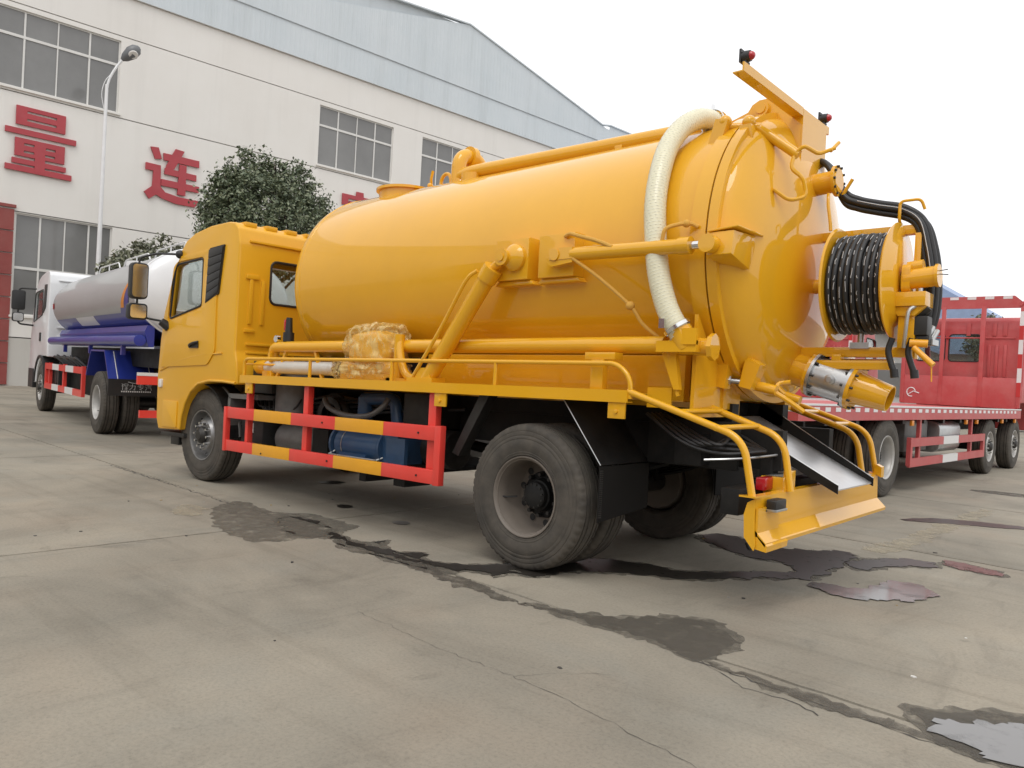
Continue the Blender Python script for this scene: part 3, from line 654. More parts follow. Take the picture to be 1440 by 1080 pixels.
def rimmesh(key, m):
    if m is None: return WP[key]
    if (key, m) not in RIMC:
        me = WP[key].copy(); me.materials.clear(); me.materials.append(MATS[m]); RIMC[(key, m)] = me
    return RIMC[(key, m)]
def wheel(parent, x, y, side, kind, R=.52, rm=None, spin=0):
    p = kind+'_' if kind != 'inner' else 'dual_'
    o = bpy.data.objects.new('wheel', rimmesh(p+'rim', rm)); COL.objects.link(o); o.parent = parent
    o.location = (x, y, R); s = R/.52; o.scale = (s, 1, s); o.rotation_euler = (0, spin, 0 if side < 0 else PI)
    def ch(k, n):
        q = bpy.data.objects.new(n, WP[k]); COL.objects.link(q); q.parent = o
        if n in ('wheel_nuts', 'hand_holes'): q['kind'] = 'stuff'
    ch('tyre', 'tyre')
    if kind != 'inner':
        ch(p+'hub', 'hub'); ch(p+'nuts', 'wheel_nuts'); ch('hand_holes' if kind == 'steer' else 'dual_holes', 'hand_holes')
    return o

# ------------------------------------------------------------------ cab (hollow, window openings cut)
def solid(mb):
    o = mb.build('tmp', 'plastic_black', None, sm=0, rake=False); return o
def carve(base, cutters):
    for c in cutters:
        md = base.modifiers.new('b', 'BOOLEAN'); md.operation = 'DIFFERENCE'; md.solver = 'EXACT'; md.object = c
    dg = bpy.context.evaluated_depsgraph_get(); dg.update()
    me = bpy.data.meshes.new_from_object(base.evaluated_get(dg)); base.modifiers.clear()
    for c in cutters: bpy.data.objects.remove(c)
    bpy.data.objects.remove(base); return me
W = 1.17
SIDEWIN = [(-5.62,1.935),(-4.855,2.065),(-4.865,2.595),(-5.46,2.57),(-5.53,2.53)]
def make_cab(parent, paint, rear_wins, fx=lambda x: x, fz=lambda z: z, wmat='cab_glass', louver=True):
    F = lambda p: (fx(p[0]), fz(p[1]))
    out = [(-5.80,.62),(-5.86,.75),(-5.88,1.25),(-5.84,1.7),(-5.76,2.02),(-5.58,2.45),(-5.42,2.72),(-5.3,2.83),(-5.1,2.90),(-4.75,2.945),(-4.35,2.95),(-4.22,2.93),(-4.14,2.86),(-4.10,2.7),(-4.10,1.55),(-4.06,1.45),(-4.02,1.2),(-4.3,1.21),(-4.62,1.21),(-4.85,1.17),(-5.02,1.08),(-5.14,.95),(-5.21,.8),(-5.24,.68),(-5.25,.64)]
    b = MB(); b.prism([F(p) for p in out], 'y', -W, W)
    me = bpy.data.meshes.new('t'); me.from_pydata(b.v, [], b.f); bm = bmesh.new(); bm.from_mesh(me); bmesh.ops.recalc_face_normals(bm, faces=bm.faces)
    ed = [e for e in bm.edges if all(abs(abs(v.co.y)-W) < 1e-4 for v in e.verts)]
    bmesh.ops.bevel(bm, geom=ed, offset=.055, segments=4, profile=.5, affect='EDGES', clamp_overlap=True)
    me2 = bpy.data.meshes.new('tmp'); bm.to_mesh(me2); bm.free(); bpy.data.meshes.remove(me)
    base = bpy.data.objects.new('tmp', me2); COL.objects.link(base)
    cut = []
    inn = [(-5.74,1.33),(-5.66,2.02),(-5.34,2.72),(-5.05,2.82),(-4.25,2.86),(-4.17,2.75),(-4.17,1.33)]
    c = MB(); c.prism([F(p) for p in inn], 'y', -W+.045, W-.045); cut.append(solid(c))
    c = MB(); c.prism(rpoly([F(p) for p in SIDEWIN], .05), 'y', -1.5, 1.5); cut.append(solid(c))
    c = MB(); c.prism([F(p) for p in [(-6.1,2.04),(-5.6,2.04),(-5.3,2.68),(-5.8,2.68)]], 'y', -1.085, 1.085); cut.append(solid(c))
    for y0, y1, z0, z1 in rear_wins:
        c = MB(); c.prism(rrect(y0, y1, fz(z0), fz(z1), .07), 'x', fx(-4.28), fx(-3.9)); cut.append(solid(c))
    me = carve(base, cut)
    if RAKE:
        for v in me.vertices: v.co.z += RAKE*v.co.x
    me.name = 'cab'; me.materials.clear(); me.materials.append(MATS[paint]); me.shade_smooth(); me.set_sharp_from_angle(angle=math.radians(32))
    cab = bpy.data.objects.new('cab', me); COL.objects.link(cab); cab.parent = parent
    for s in (-1, 1):
        g_ = MB(); g_.prism(rpoly([F(p) for p in SIDEWIN], .05), 'y', s*(W-.03), s*(W-.025)); g_.build('side_window', wmat, cab, sm=0)
        t = MB(); t.tube([(q[0], s*(W+.002), q[1]) for q in rpoly([F(p) for p in SIDEWIN], .05)], .012, 6, closed=True); t.build('window_seal', 'plastic_black', cab)
    for y0, y1, z0, z1 in rear_wins:
        g_ = MB(); g_.prism(rrect(y0, y1, fz(z0), fz(z1), .07), 'x', fx(-4.14), fx(-4.14)+.005); g_.build('rear_window', wmat, cab, sm=0)
        t = MB(); t.tube([(fx(-4.098), q[0], q[1]) for q in rrect(y0, y1, fz(z0), fz(z1), .07)], .014, 6, closed=True); t.build('window_seal', 'plastic_black', cab)
    g_ = MB(); q = [F(p) for p in [(-5.70,2.06),(-5.695,2.06),(-5.42,2.67),(-5.425,2.67)]]; g_.prism([q[0], q[1], q[2], q[3]], 'y', -1.09, 1.09); g_.build('windscreen', wmat, cab, sm=0)
    return cab

# ------------------------------------------------------------------ the yellow suction truck
RAKE = .018
T = thing('suction_truck', 'yellow vacuum suction tanker truck with hose reel on its domed rear door', 'truck')
# cab
cab = make_cab(T, 'cab_yellow', [(-.785, -.16, 2.09, 2.555), (.16, .785, 2.09, 2.555)])
for s in (-1, 1):
    o_ = [(-5.79,1.36),(-5.745,1.98),(-5.52,2.52),(-5.40,2.655),(-4.60,2.69),(-4.52,2.2),(-4.505,1.55),(-4.66,1.40)]
    d = MB(); d.plate(rpoly(o_, .04), [rpoly([(-5.655,1.90),(-4.835,2.03),(-4.835,2.61),(-5.48,2.595),(-5.56,2.54)], .05)], 'y', s*(W-.002), s*(W+.014)); dr = d.build('door', 'cab_yellow', T, bevel=.004, sm=40)
    h_ = MB(); h_.tube(spline([(-5.06,s*1.185,1.600),(-5.02,s*1.215,1.618),(-4.93,s*1.222,1.640),(-4.865,s*1.19,1.655)], 4), .014, 8); h_.box(-5.07,-4.86,s*1.19-.008,s*1.19+.006,1.588,1.638); h_.build('handle', 'plastic_black', dr)
    for k in range(6):                                 # louvred black vent behind the side window
        LA = lambda t: (-4.742+.036*t, 2.10+.575*t); RA = lambda t: (-4.482+.079*t, 2.19+.50*t); t0, t1 = (k+.03)/6, (k+.96)/6
        l = MB(); l.prism([LA(t0), RA(t0), RA(t1), LA(t1)], 'y', s*(W+.018), s*(W+.025+.001*k)); l.build('louvre', 'plastic_black', cab, bevel=.002)
    l = MB(); l.prism([(-4.755,2.085),(-4.475,2.18),(-4.393,2.705),(-4.70,2.69)], 'y', s*(W-.005), s*(W+.019)); l.build('vent_panel', 'plastic_black', cab)
    # fender crease and lower panels
    l = MB(); l.tube(spline([(-5.80,s*(W+.004),1.32),(-5.4,s*(W+.006),1.42),(-4.9,s*(W+.006),1.50),(-4.35,s*(W+.004),1.53)], 5), .010, 6); l.build('body_crease', 'cab_yellow', cab)
    l = MB(); l.tube([(x, s*(W+.004), z) for x, z in [(-4.04,1.215),(-4.3,1.228),(-4.6,1.228),(-4.84,1.19),(-5.01,1.10),(-5.13,.965),(-5.205,.81),(-5.235,.66)]], .016, 8); l.build('arch_lip', 'cab_yellow', cab)
    l = MB(); l.prism(rrect(-5.68,-5.32,.66,.97,.02), 'y', s*(W-.004), s*(W+.012)); l.build('step_cover', 'cab_yellow', cab, bevel=.004)
    l = MB(); l.prism(rrect(-5.80,-5.72,1.12,1.22,.015), 'y', s*(W-.002), s*(W+.022)); l.build('side_marker', 'lamp_clear', cab, bevel=.004)
    l = MB(); l.box(-5.78,-5.2,s*.9-.24,s*.9+.24,.55,.60); l.box(-5.6,-5.4,s*1.0-.1,s*1.0+.1,.45,.55); l.build('step', 'dark_metal', cab, bevel=.008)
    # mirrors
    a = MB(); a.tube(fillet([(-5.40,s*1.17,2.68),(-5.62,s*1.36,2.68),(-5.75,s*1.50,2.62),(-5.75,s*1.50,2.5)], .06), .013, 8); a.sphere((-5.42,s*1.18,2.68), .05); a.build('mirror_arm', 'plastic_black', cab)
    a = MB(); a.tube(fillet([(-5.70,s*1.17,1.90),(-5.78,s*1.40,1.93),(-5.77,s*1.5,2.0),(-5.76,s*1.5,2.2)], .06), .013, 8); a.cyl((-5.66,s*1.16,1.84),(-5.68,s*1.25,1.90), .06, .045); a.build('mirror_arm', 'plastic_black', cab)
    q = rrect(s*1.50-.10, s*1.50+.10, 2.14, 2.56, .05)
    m = MB(); m.prism(q, 'x', -5.80, -5.71); mr = m.build('mirror', 'plastic_black', cab, bevel=.012)
    m = MB(); m.prism(rrect(s*1.50-.085, s*1.50+.085, 2.16, 2.54, .04), 'x', -5.711, -5.703); m.build('mirror_glass', 'chrome', mr)
    m = MB(); m.prism(rrect(s*1.50-.11, s*1.50+.11, 1.90, 2.09, .04), 'x', -5.80, -5.72); mr = m.build('mirror', 'plastic_black', cab, bevel=.012)
    m = MB(); m.prism(rrect(s*1.50-.09, s*1.50+.09, 1.92, 2.07, .03), 'x', -5.721, -5.713); m.build('mirror_glass', 'chrome', mr)
# cab back wall pressings
for y0, y1, z0, z1 in [(-1.08,-.93,2.33,2.38),(-1.08,-.96,1.76,1.80),(-.90,-.86,1.85,2.33),(-1.04,-1.0,1.85,2.33),(-1.05,1.05,1.62,1.65),(-1.05,1.05,1.53,1.555),(-1.05,1.05,1.43,1.46),(-1.05,1.05,2.72,2.75),(.86,.9,1.85,2.33)]:
    r = MB(); r.box(-4.108,-4.078,y0,y1,z0,z1); r.build('back_wall_rib', 'cab_yellow', cab, bevel=.008)
for k in range(9):
    r = MB(); y = -1.0+k*.25; r.box(-4.34,-4.18,y-.07,y+.07,2.90,2.951); r.build('roof_rib', 'cab_yellow', cab, bevel=.01)
r = MB(); r.box(-4.25,-4.20,-.95,.95,1.34,2.05); r.build('interior_panel', 'dark_metal', cab)
for y in (-.55, .55):
    s_ = MB(); s_.box(-4.95,-4.45,y-.26,y+.26,1.35,1.7); s_.prism(rpoly([(-4.55,1.65),(-4.42,1.65),(-4.38,2.02),(-4.46,2.05)], .04), 'y', y-.24, y+.24); s_.build('seat', 'dark_metal', cab, bevel=.03)
s_ = MB(); s_.tube([(-5.28+.05*math.cos(a)*1.0+.0, -.55+.2*math.sin(a), 1.95+.19*math.cos(a)) for a in [2*PI*k/24 for k in range(24)]], .014, 8, closed=True); s_.cyl((-5.28,-.55,1.95),(-5.5,-.55,1.75),.03); s_.build('steering_wheel', 'plastic_black', cab)
s_ = MB(); s_.box(-5.72,-5.42,-1.08,1.08,1.4,1.86); s_.build('dashboard', 'plastic_black', cab, bevel=.05)
# chassis
f = MB()
for s in (-1, 1): f.box(-5.6, 1.55, s*.43-.04, s*.43+.04, .82, 1.08)
for x in (-4.6, -3.4, -2.2, -1.0, .2, .8): f.box(x-.05, x+.05, -.39, .39, .84, 1.06)
f.build('chassis_frame', 'black_steel', T, sm=0)
f = MB(); f.cyl((0,-.95,.52),(0,.95,.52),.09); f.sphere((0,0,.52),.24,12,(1,1,1)); f.cyl((0,0,.55),(-2.3,0,.78),.05); f.build('rear_axle', 'dark_metal', T)
f = MB(); f.box(-4.95,-4.79,-.85,.85,.40,.50); f.cyl((-4.87,-.95,.52),(-4.87,-.8,.52),.12); f.cyl((-4.87,.8,.52),(-4.87,.95,.52),.12); f.build('front_axle', 'dark_metal', T)
for s in (-1, 1):
    for xc in (-4.87, 0):
        f = MB()
        for k in range(5): f.tube(spline([(xc-.75+.08*k, s*.5, .80-.02*k+.0), (xc, s*.5, .62+.022*k-.03), (xc+.75-.08*k, s*.5, .80-.02*k)], 6), .018, 4)
        f.box(xc-.1, xc+.1, s*.5-.06, s*.5+.06, .54, .74); f.build('leaf_spring', 'black_steel', T, sm=0)
wheel(T, -4.87, -.965, -1, 'steer', spin=.3); wheel(T, -4.87, .965, 1, 'steer')
wheel(T, 0, -1.062, -1, 'dual', spin=.5); wheel(T, 0, -.742, -1, 'inner', spin=.9); wheel(T, 0, 1.062, 1, 'dual', spin=1.3); wheel(T, 0, .742, 1, 'inner', spin=.2)
# underbody machinery between the axles
def part(name, m, fn, parent=T, **k):
    b = MB(); fn(b); return b.build(name, m, parent, **k)
for s in (-1, 1): part('subframe_rail', 'black_steel', lambda b: b.box(-4.0, 1.2, s*.43-.05, s*.43+.05, 1.082, 1.24), sm=0)
part('engine_block', 'dark_metal', lambda b: (b.box(-5.2,-3.95,-.38,.38,.62,1.3), b.cyl((-4.2,-.3,.95),(-3.7,-.3,.95),.22), b.box(-4.1,-3.75,-.55,-.2,1.0,1.2)), bevel=.02)
part('gearbox', 'dark_metal', lambda b: b.lathe([(0,.0),(0,.3),(.25,.26),(.5,.2),(.9,.17),(.9,0)], (-3.75,0,.8), (1,0,0), 20))
part('front_mudguard', 'grey_casting', lambda b: (b.tube([(-4.87+.64*math.cos(a), -.98, .55+.64*math.sin(a)) for a in [.12+.1*k for k in range(12)]], .02, 6), b.box(-4.30,-3.72,-1.1,-.82,1.05,1.10), b.box(-4.31,-4.26,-1.10,-.80,.72,1.06)))
part('mudguard_liner', 'black_steel', lambda b: [b.bar((-4.87+.64*math.cos(a), -.98, .55+.64*math.sin(a)), (-4.87+.64*math.cos(a+.16), -.98, .55+.64*math.sin(a+.16)), .3, .012) for a in [.1+.15*k for k in range(19)]], sm=60)
part('air_intake', 'plastic_black', lambda b: (b.box(-4.0,-3.62,-1.0,-.5,1.12,1.46),), bevel=.008)
part('black_plate', 'black_steel', lambda b: b.box(-3.6,-1.5,-.77,-.70,1.26,1.52), sm=0)  # plain black plate behind the spare hose and rail
part('battery_box', 'plastic_black', lambda b: (b.box(-4.15,-3.72,-1.02,-.6,.52,.86), b.box(-4.12,-3.75,-1.0,-.62,.86,.90)), bevel=.015)
part('label_plate', 'paper_white', lambda b: b.box(-3.97,-3.90,-1.024,-1.018,.70,.80))
part('air_cleaner', 'grey_casting', lambda b: (b.lathe([(0,0),(0,.16),(.03,.2),(.42,.2),(.45,.16),(.45,0)], (-3.52,-.78,.88), (0,0,1), 24),))
part('air_tank', 'grey_casting', lambda b: b.lathe([(0,0),(.02,.12),(.06,.17),(.62,.17),(.66,.12),(.68,0)], (-3.66,-.78,.66), (1,0,0), 24))
part('flywheel_guard', 'black_steel', lambda b: (b.lathe([(0,.0),(0,.30),(.16,.30),(.16,.25),(.04,.24),(.04,0)], (-2.95,-.55,.86), (0,-1,0), 28), b.box(-3.0,-2.75,-.9,-.5,.5,.8)))
part('drive_belt_pulley', 'dark_metal', lambda b: [b.lathe([(0,.14),(0,.2),(.04,.18),(.08,.2),(.08,.14)], (-2.86,-.74,.92), (0,-1,0), 24)])
pump = part('vacuum_pump', 'blue_pump', lambda b: (b.lathe([(0,0),(0,.13),(.02,.155),(.64,.155),(.66,.13),(.66,0)], (-2.62,-.78,.69), (1,0,0), 28), b.box(-2.5,-2.1,-.95,-.55,.55,.62), b.box(-1.96,-1.72,-.9,-.6,.56,.90), b.cyl((-2.42,-.72,.82),(-2.42,-.72,1.14),.075), b.box(-1.85,-1.6,-.92,-.88,.56,.8), b.tube(fillet([(-2.45,-.72,1.12),(-2.1,-.72,1.14),(-1.98,-.72,1.12),(-1.93,-.72,.85)],.1), .06, 12)), bevel=0)
part('tie_rod', 'galv', lambda b: (b.cyl((-2.66,-.945,.585),(-1.95,-.945,.585),.009,n=8), b.cyl((-2.66,-.945,.585),(-2.62,-.90,.62),.009,n=8), b.cyl((-1.95,-.945,.585),(-1.91,-.9,.61),.009,n=8), b.lathe([(0,.158),(.015,.158)], (-2.5,-.78,.69), (1,0,0), 28)), pump)
part('pump_flange', 'blue_pump', lambda b: (b.lathe([(0,.05),(0,.175),(.03,.175),(.03,.05)], (-1.95,-.78,.69), (1,0,0), 24), b.lathe([(0,.05),(0,.175),(.03,.175),(.03,.05)], (-2.66,-.78,.69), (1,0,0), 24)), pump)
part('rubber_loop', 'grey_casting', lambda b: b.tube(spline([(-2.86,-.88,1.10),(-2.72,-.92,1.02),(-2.4,-.95,.965),(-2.1,-.94,.98),(-1.96,-.9,1.06),(-1.93,-.85,1.14)],6), .026, 10))
part('oil_box', 'dark_metal', lambda b: (b.box(-1.78,-1.38,-.8,-.4,.9,1.2), b.lathe([(0,0),(0,.17),(.3,.17),(.3,0)], (-1.55,-.62,.72), (1,0,0), 20)), bevel=.01)
part('hydraulic_lines', 'hose_rubber', lambda b: [b.tube(spline([(-4.0+k*.06,-.6-.04*k,1.12),(-3.5,-.75+.05*k,1.05-.03*k),(-3.0+.2*k,-.7,1.12-.02*k),(-2.2+.2*k,-.6,1.08)],6), .014, 8) for k in range(6)])
part('cable_bundle', 'dark_metal', lambda b: [b.tube(spline([(-4.1+.09*k,-.9,1.08),(-3.9+.08*k,-.95,.98-.03*k),(-3.7+.09*k,-.88,1.0),(-3.55+.05*k,-.8,1.12)],5), .011, 6) for k in range(5)])
part('crossmember_feet', 'black_steel', lambda b: (b.box(-2.85,-2.2,-.7,-.55,.44,.5), b.box(-2.3,-2.2,-.85,-.5,.36,.44), b.box(-1.75,-1.6,-.9,-.6,.38,.5), b.box(-2.85,-1.5,-.52,.5,.5,.54)), sm=0)
part('fuel_tank', 'grey_casting', lambda b: b.prism(rrect(.5,1.08,.52,1.0,.1), 'x', -3.4,-2.2), bevel=.01)
# rear mudguards, struts and black rear body panels
for s in (-1, 1):
    part('mudguard', 'black_steel', lambda b: b.bar((.26,s*.83,1.24),(.60,s*.83,.80),.58,.012,(0,1,0)) if 0 else b.prism([(.25,1.24),(.262,1.24),(.605,.80),(.593,.795)], 'y', s*.55, s*1.13), sm=0)
    part('mud_flap', 'flap_rubber', lambda b: b.prism([(s*.53,.79),(s*1.14,.79),(s*1.14,.42),(s*.53,.47)], 'x', .60,.612), sm=0)
    part('mudguard_edge', 'galv', lambda b: b.tube([(.262,s*1.135,1.235),(.606,s*1.135,.80)], .004, 6))
    part('flap_trim', 'dark_metal', lambda b: [b.box(.612,.62,s*1.13-.012,s*1.13+.012,.45+.014*k,.458+.014*k) for k in range(23)], sm=0)
    part('mudguard_strut', 'dark_metal', lambda b: b.prism([(-.56,1.23),(-.46,1.23),(-.76,.74),(-.83,.76)], 'y', s*1.0, s*1.1), sm=0)
    part('side_panel', 'black_steel', lambda b: (b.box(.62,1.30,s*.56-.02,s*.56+.02,.80,1.12), b.box(.9,1.1,s*.62-.08,s*.62+.08,.82,1.02)), bevel=.008)
part('rear_crossbeam', 'black_steel', lambda b: (b.box(1.40,1.52,-1.0,1.0,.58,.74), b.box(1.42,1.5,-.5,-.38,.7,.9)), bevel=.008)
part('rear_piping', 'hose_rubber', lambda b: [b.tube(spline([(.7,-.75+.06*k,1.15),(1.0+.06*k,-.78,.98),(1.25,-.72+.05*k,.92+.03*k),(1.5,-.6,.95)],6), .012, 6) for k in range(5)])
part('air_line', 'galv', lambda b: b.tube(spline([(1.2,-.85,.88),(1.4,-.7,.90),(1.55,-.4,.93)],5), .008, 6))
part('dangling_lead', 'hose_rubber', lambda b: (b.tube(spline([(1.2,-.2,.72),(1.25,-.22,.5),(1.24,-.25,.36),(1.28,-.27,.28)],6), .012, 6), b.cyl((1.27,-.27,.29),(1.3,-.28,.25),.025)))
part('tail_light', 'lamp_red', lambda b: (b.box(1.52,1.58,-.78,-.62,.72,.80),), bevel=.01)
part('number_plate_box', 'galv', lambda b: b.box(1.50,1.54,-.62,-.2,.60,.80), bevel=.008)
# walkway platform with rail
def platform(s):
    p = MB(); p.box(-3.87,.84,s*1.22-.006,s*1.22+.006,1.225,1.305); p.box(-3.87,.84,s*1.21,s*.62,1.285,1.291); p.box(-3.87,.84,s*1.21,s*1.16,1.226,1.232); p.box(.84,1.02,s*.98-.005,s*.98+.005,1.2,1.33)
    pl = p.build('walkway', 'yellow_paint', T, sm=0)
    r = MB(); y = s*1.20
    r.tube(fillet([(-3.83,y,1.30),(-3.83,y,1.475),(.74,y,1.475),(.845,y,1.38),(.845,y,1.25)], .09), .017, 10); r.tube([(-3.83,y,1.42),(-3.4,s*1.0,1.42)], .012, 8); r.build('guard_rail', 'yellow_paint', pl)
    for x in (-2.665, -1.49, -.32): part('rail_post', 'yellow_paint', lambda b: b.cyl((x,y,1.29),(x,y,1.47),.016,n=10), pl)
    part('rail_post', 'yellow_paint', lambda b: (b.box(.50,.60,s*1.13-.03,s*1.13+.03,1.29,1.50), b.box(.44,.68,s*1.10-.05,s*1.10+.05,1.50,1.55)), pl, bevel=.005)
    for x in (-.87, .765, -3.7):
        part('mount_tab', 'yellow_paint', lambda b: (b.box(x-.075,x+.055,s*1.205-.008,s*1.205+.008,1.12,1.24), b.cyl((x-.01,s*1.21,1.165),(x-.01,s*1.225,1.165),.014,n=8)), pl, bevel=.003)
platform(-1); platform(1)
# striped side guards
def side_guard(s):
    g_ = part('side_guard', 'red_paint', lambda b: b.box(-4.155,-4.105,s*1.20-.028,s*1.20+.028,.50,.965), bevel=.006)
    part('end_post', 'red_paint', lambda b: b.box(-.905,-.835,s*1.20-.03,s*1.20+.03,.50,.968), g_, bevel=.006)
    ed = [-4.11,-3.57,-2.91,-2.21,-1.54,-.902]
    for z0, z1 in ((.848,.962),(.506,.618)):
        for k in range(5): part('rail_section', 'red_paint' if k % 2 == 0 else 'guard_yellow', lambda b: b.box(ed[k],ed[k+1],s*1.20-.02+s*.002*(k % 2),s*1.20+.02+s*.002*(k % 2),z0,z1), g_, bevel=.004)
    for x, w_ in ((-3.78,.05),(-2.74,.075),(-1.0,.085)): part('upright', 'red_paint', lambda b: b.box(x-w_/2,x+w_/2,s*1.145-.03,s*1.145+.03,.51,1.224), g_, bevel=.004)
    for x, z in ((-3.4,.53),(-2.3,.56),(-1.1,.56),(-1.1,.9),(-2.4,.9)): part('bolt', 'dark_metal', lambda b: b.cyl((x,s*1.215,z),(x,s*1.228,z),.009,n=6), g_)
side_guard(-1); side_guard(1)
# tank
ZC, TR = 2.268, .985
n_ = 14
fp = [(-3.26-.30*math.sin(PI/2*(1-i/n_))**(.85), TR*(math.cos(PI/2*(1-i/n_))**.62) if i else 0) for i in range(n_+1)]
prof = [(a, r) for a, r in fp]+[(-2.6,TR),(-1.4,TR),(-.2,TR),(1.10,TR)]
tank = part('tank', 'yellow_paint', lambda b: b.lathe(prof, (0,0,ZC), (1,0,0), 128), sm=50)
part('tank_flange', 'yellow_paint', lambda b: b.lathe([(1.10,TR-.01),(1.10,TR+.028),(1.207,TR+.028),(1.207,TR-.05)], (0,0,ZC), (1,0,0), 128), tank)
part('door_seal', 'plastic_black', lambda b: b.lathe([(1.19,TR-.06),(1.19,TR+.010),(1.225,TR+.010),(1.225,TR-.06)], (0,0,ZC), (1,0,0), 128), tank)
part('weld_seam', 'yellow_paint', lambda b: b.lathe([(-3.25,TR-.004),(-3.24,TR+.0035),(-3.23,TR-.004)], (0,0,ZC), (1,0,0), 128), tank)
dome = [(1.219,TR-.06),(1.219,TR+.028),(1.285,TR+.028),(1.287,TR-.012)]
for i in range(1, 17):
    a = PI/2*i/16; dome.append((1.27+.27*math.sin(a), (TR-.012)*math.cos(a) if i < 16 else 0))
door = part('rear_door', 'yellow_paint', lambda b: b.lathe(dome, (0,0,ZC), (1,0,0), 128), sm=45)
part('door_ring', 'yellow_paint', lambda b: b.lathe([(1.30,.955),(1.335,.93),(1.34,.90),(1.33,.9),(1.29,.95)], (0,0,ZC), (1,0,0), 96), door)
# tank cradle and sills
for s in (-1, 1):
    part('tank_sill', 'yellow_paint', lambda b: (b.box(-3.5,1.18,s*.52-.06,s*.52+.06,1.20,1.42), b.box(-1.5,1.0,s*.72-.07,s*.72+.01,1.24,1.55)), bevel=.006)
for x in (-3.2,-1.8,-.4,1.05):
    part('tank_saddle', 'yellow_paint', lambda b: b.prism([(-.66,1.26),(.66,1.26),(.66,1.5)]+[(.97*math.sin(a), ZC-.97*math.cos(a)) for a in [.7-.14*k for k in range(11)]]+[(-.66,1.5)], 'x', x-.06, x+.06), sm=0)
part('rear_saddle_panel', 'yellow_paint', lambda b: b.prism([(-.96,1.15),(-.3,1.15),(-.3,1.32),(-.55,1.43),(-.8,1.62),(-.96,1.8)], 'x', 1.14,1.165), sm=0)
# long suction pipe along the flank
part('flank_pipe', 'yellow_paint', lambda b: (b.tube(fillet([(-3.62,-.70,1.34),(-3.62,-.98,1.40),(-3.60,-1.02,1.605),(.98,-1.02,1.605)], .16, 8), .056, 20),), sm=50)
part('pipe_strut', 'yellow_paint', lambda b: (b.bar((-3.35,-1.02,1.56),(-3.5,-1.02,1.30),.03,.03), b.bar((-2.85,-1.02,1.56),(-2.72,-1.02,1.30),.03,.03), b.box(-3.58,-3.54,-1.09,-1.06,1.46,1.54)))
part('spare_hose', 'hose_white', lambda b: b.lathe([(0,.03)]+[(.02+.012*k, .062+.004*(k % 2)) for k in range(100)]+[(1.23,.03)], (-3.80,-1.0,1.395), (1,0,0), 18), sm=80)
part('hose_collar', 'yellow_paint', lambda b: (b.lathe([(-.12,0),(-.12,.05),(-.06,.075),(.10,.075),(.10,.06)], (-3.80,-1.0,1.395), (1,0,0), 20), b.box(-3.72,-3.55,-1.06,-.94,1.29,1.36)))
part('sight_valve', 'plastic_black', lambda b: (b.cyl((-3.36,-1.0,1.66),(-3.36,-1.0,1.75),.055), b.cyl((-3.36,-1.0,1.75),(-3.36,-1.0,1.90),.038,.03)))
part('sight_valve_cap', 'lamp_red', lambda b: b.box(-3.41,-3.38,-1.03,-.98,1.77,1.88), bevel=.006)
part('gauge', 'chrome', lambda b: b.cyl((-3.5,-1.02,1.685),(-3.5,-1.06,1.685),.035))
# plastic wrapped valve manifold
def wrap(b, c, s, amp, seed, n=40):
    o = len(b.v); b.sphere((0,0,0), 1, n//2)
    for i in range(o, len(b.v)):
        q = Vector(b.v[i]); d = q.normalized(); e = 3.4
        k = (abs(d.x)**e+abs(d.y)**e+abs(d.z)**e)**(-1/e)
        r = k*(1+amp*noise.noise(d*2.2+Vector((seed,0,0)))+amp*.35*noise.noise(d*7)+amp*.3*abs(noise.noise(Vector((d.x*14,d.y*14,d.z*4)))))
        b.v[i] = (c[0]+d.x*r*s[0], c[1]+d.y*r*s[1], c[2]+d.z*r*s[2])
wr = part('wrapped_manifold', 'wrap_film', lambda b: (wrap(b, (-1.93,-1.03,1.60), (.36,.15,.20), .17, 3, 80), wrap(b, (-2.0,-1.03,1.39), (.46,.16,.10), .16, 9, 80)), sm=30)
part('manifold_body', 'yellow_paint', lambda b: (wrap(b, (-1.95,-1.03,1.58), (.29,.11,.155), .10, 5, 40), b.cyl((-2.32,-1.03,1.40),(-1.62,-1.03,1.40),.085), b.box(-2.3,-1.6,-1.12,-.95,1.295,1.36), b.cyl((-2.1,-1.03,1.4),(-2.1,-1.03,1.72),.05)), wr, sm=40)
part('manifold_pipe', 'yellow_paint', lambda b: (b.cyl((-1.55,-1.08,1.30),(-1.55,-1.08,1.70),.045), b.tube(spline([(-1.55,-1.08,1.68),(-1.5,-1.1,1.5),(-1.42,-1.1,1.36),(-1.28,-1.08,1.31)],5), .035, 10), b.box(-1.66,-1.36,-1.12,-.98,1.29,1.33)))
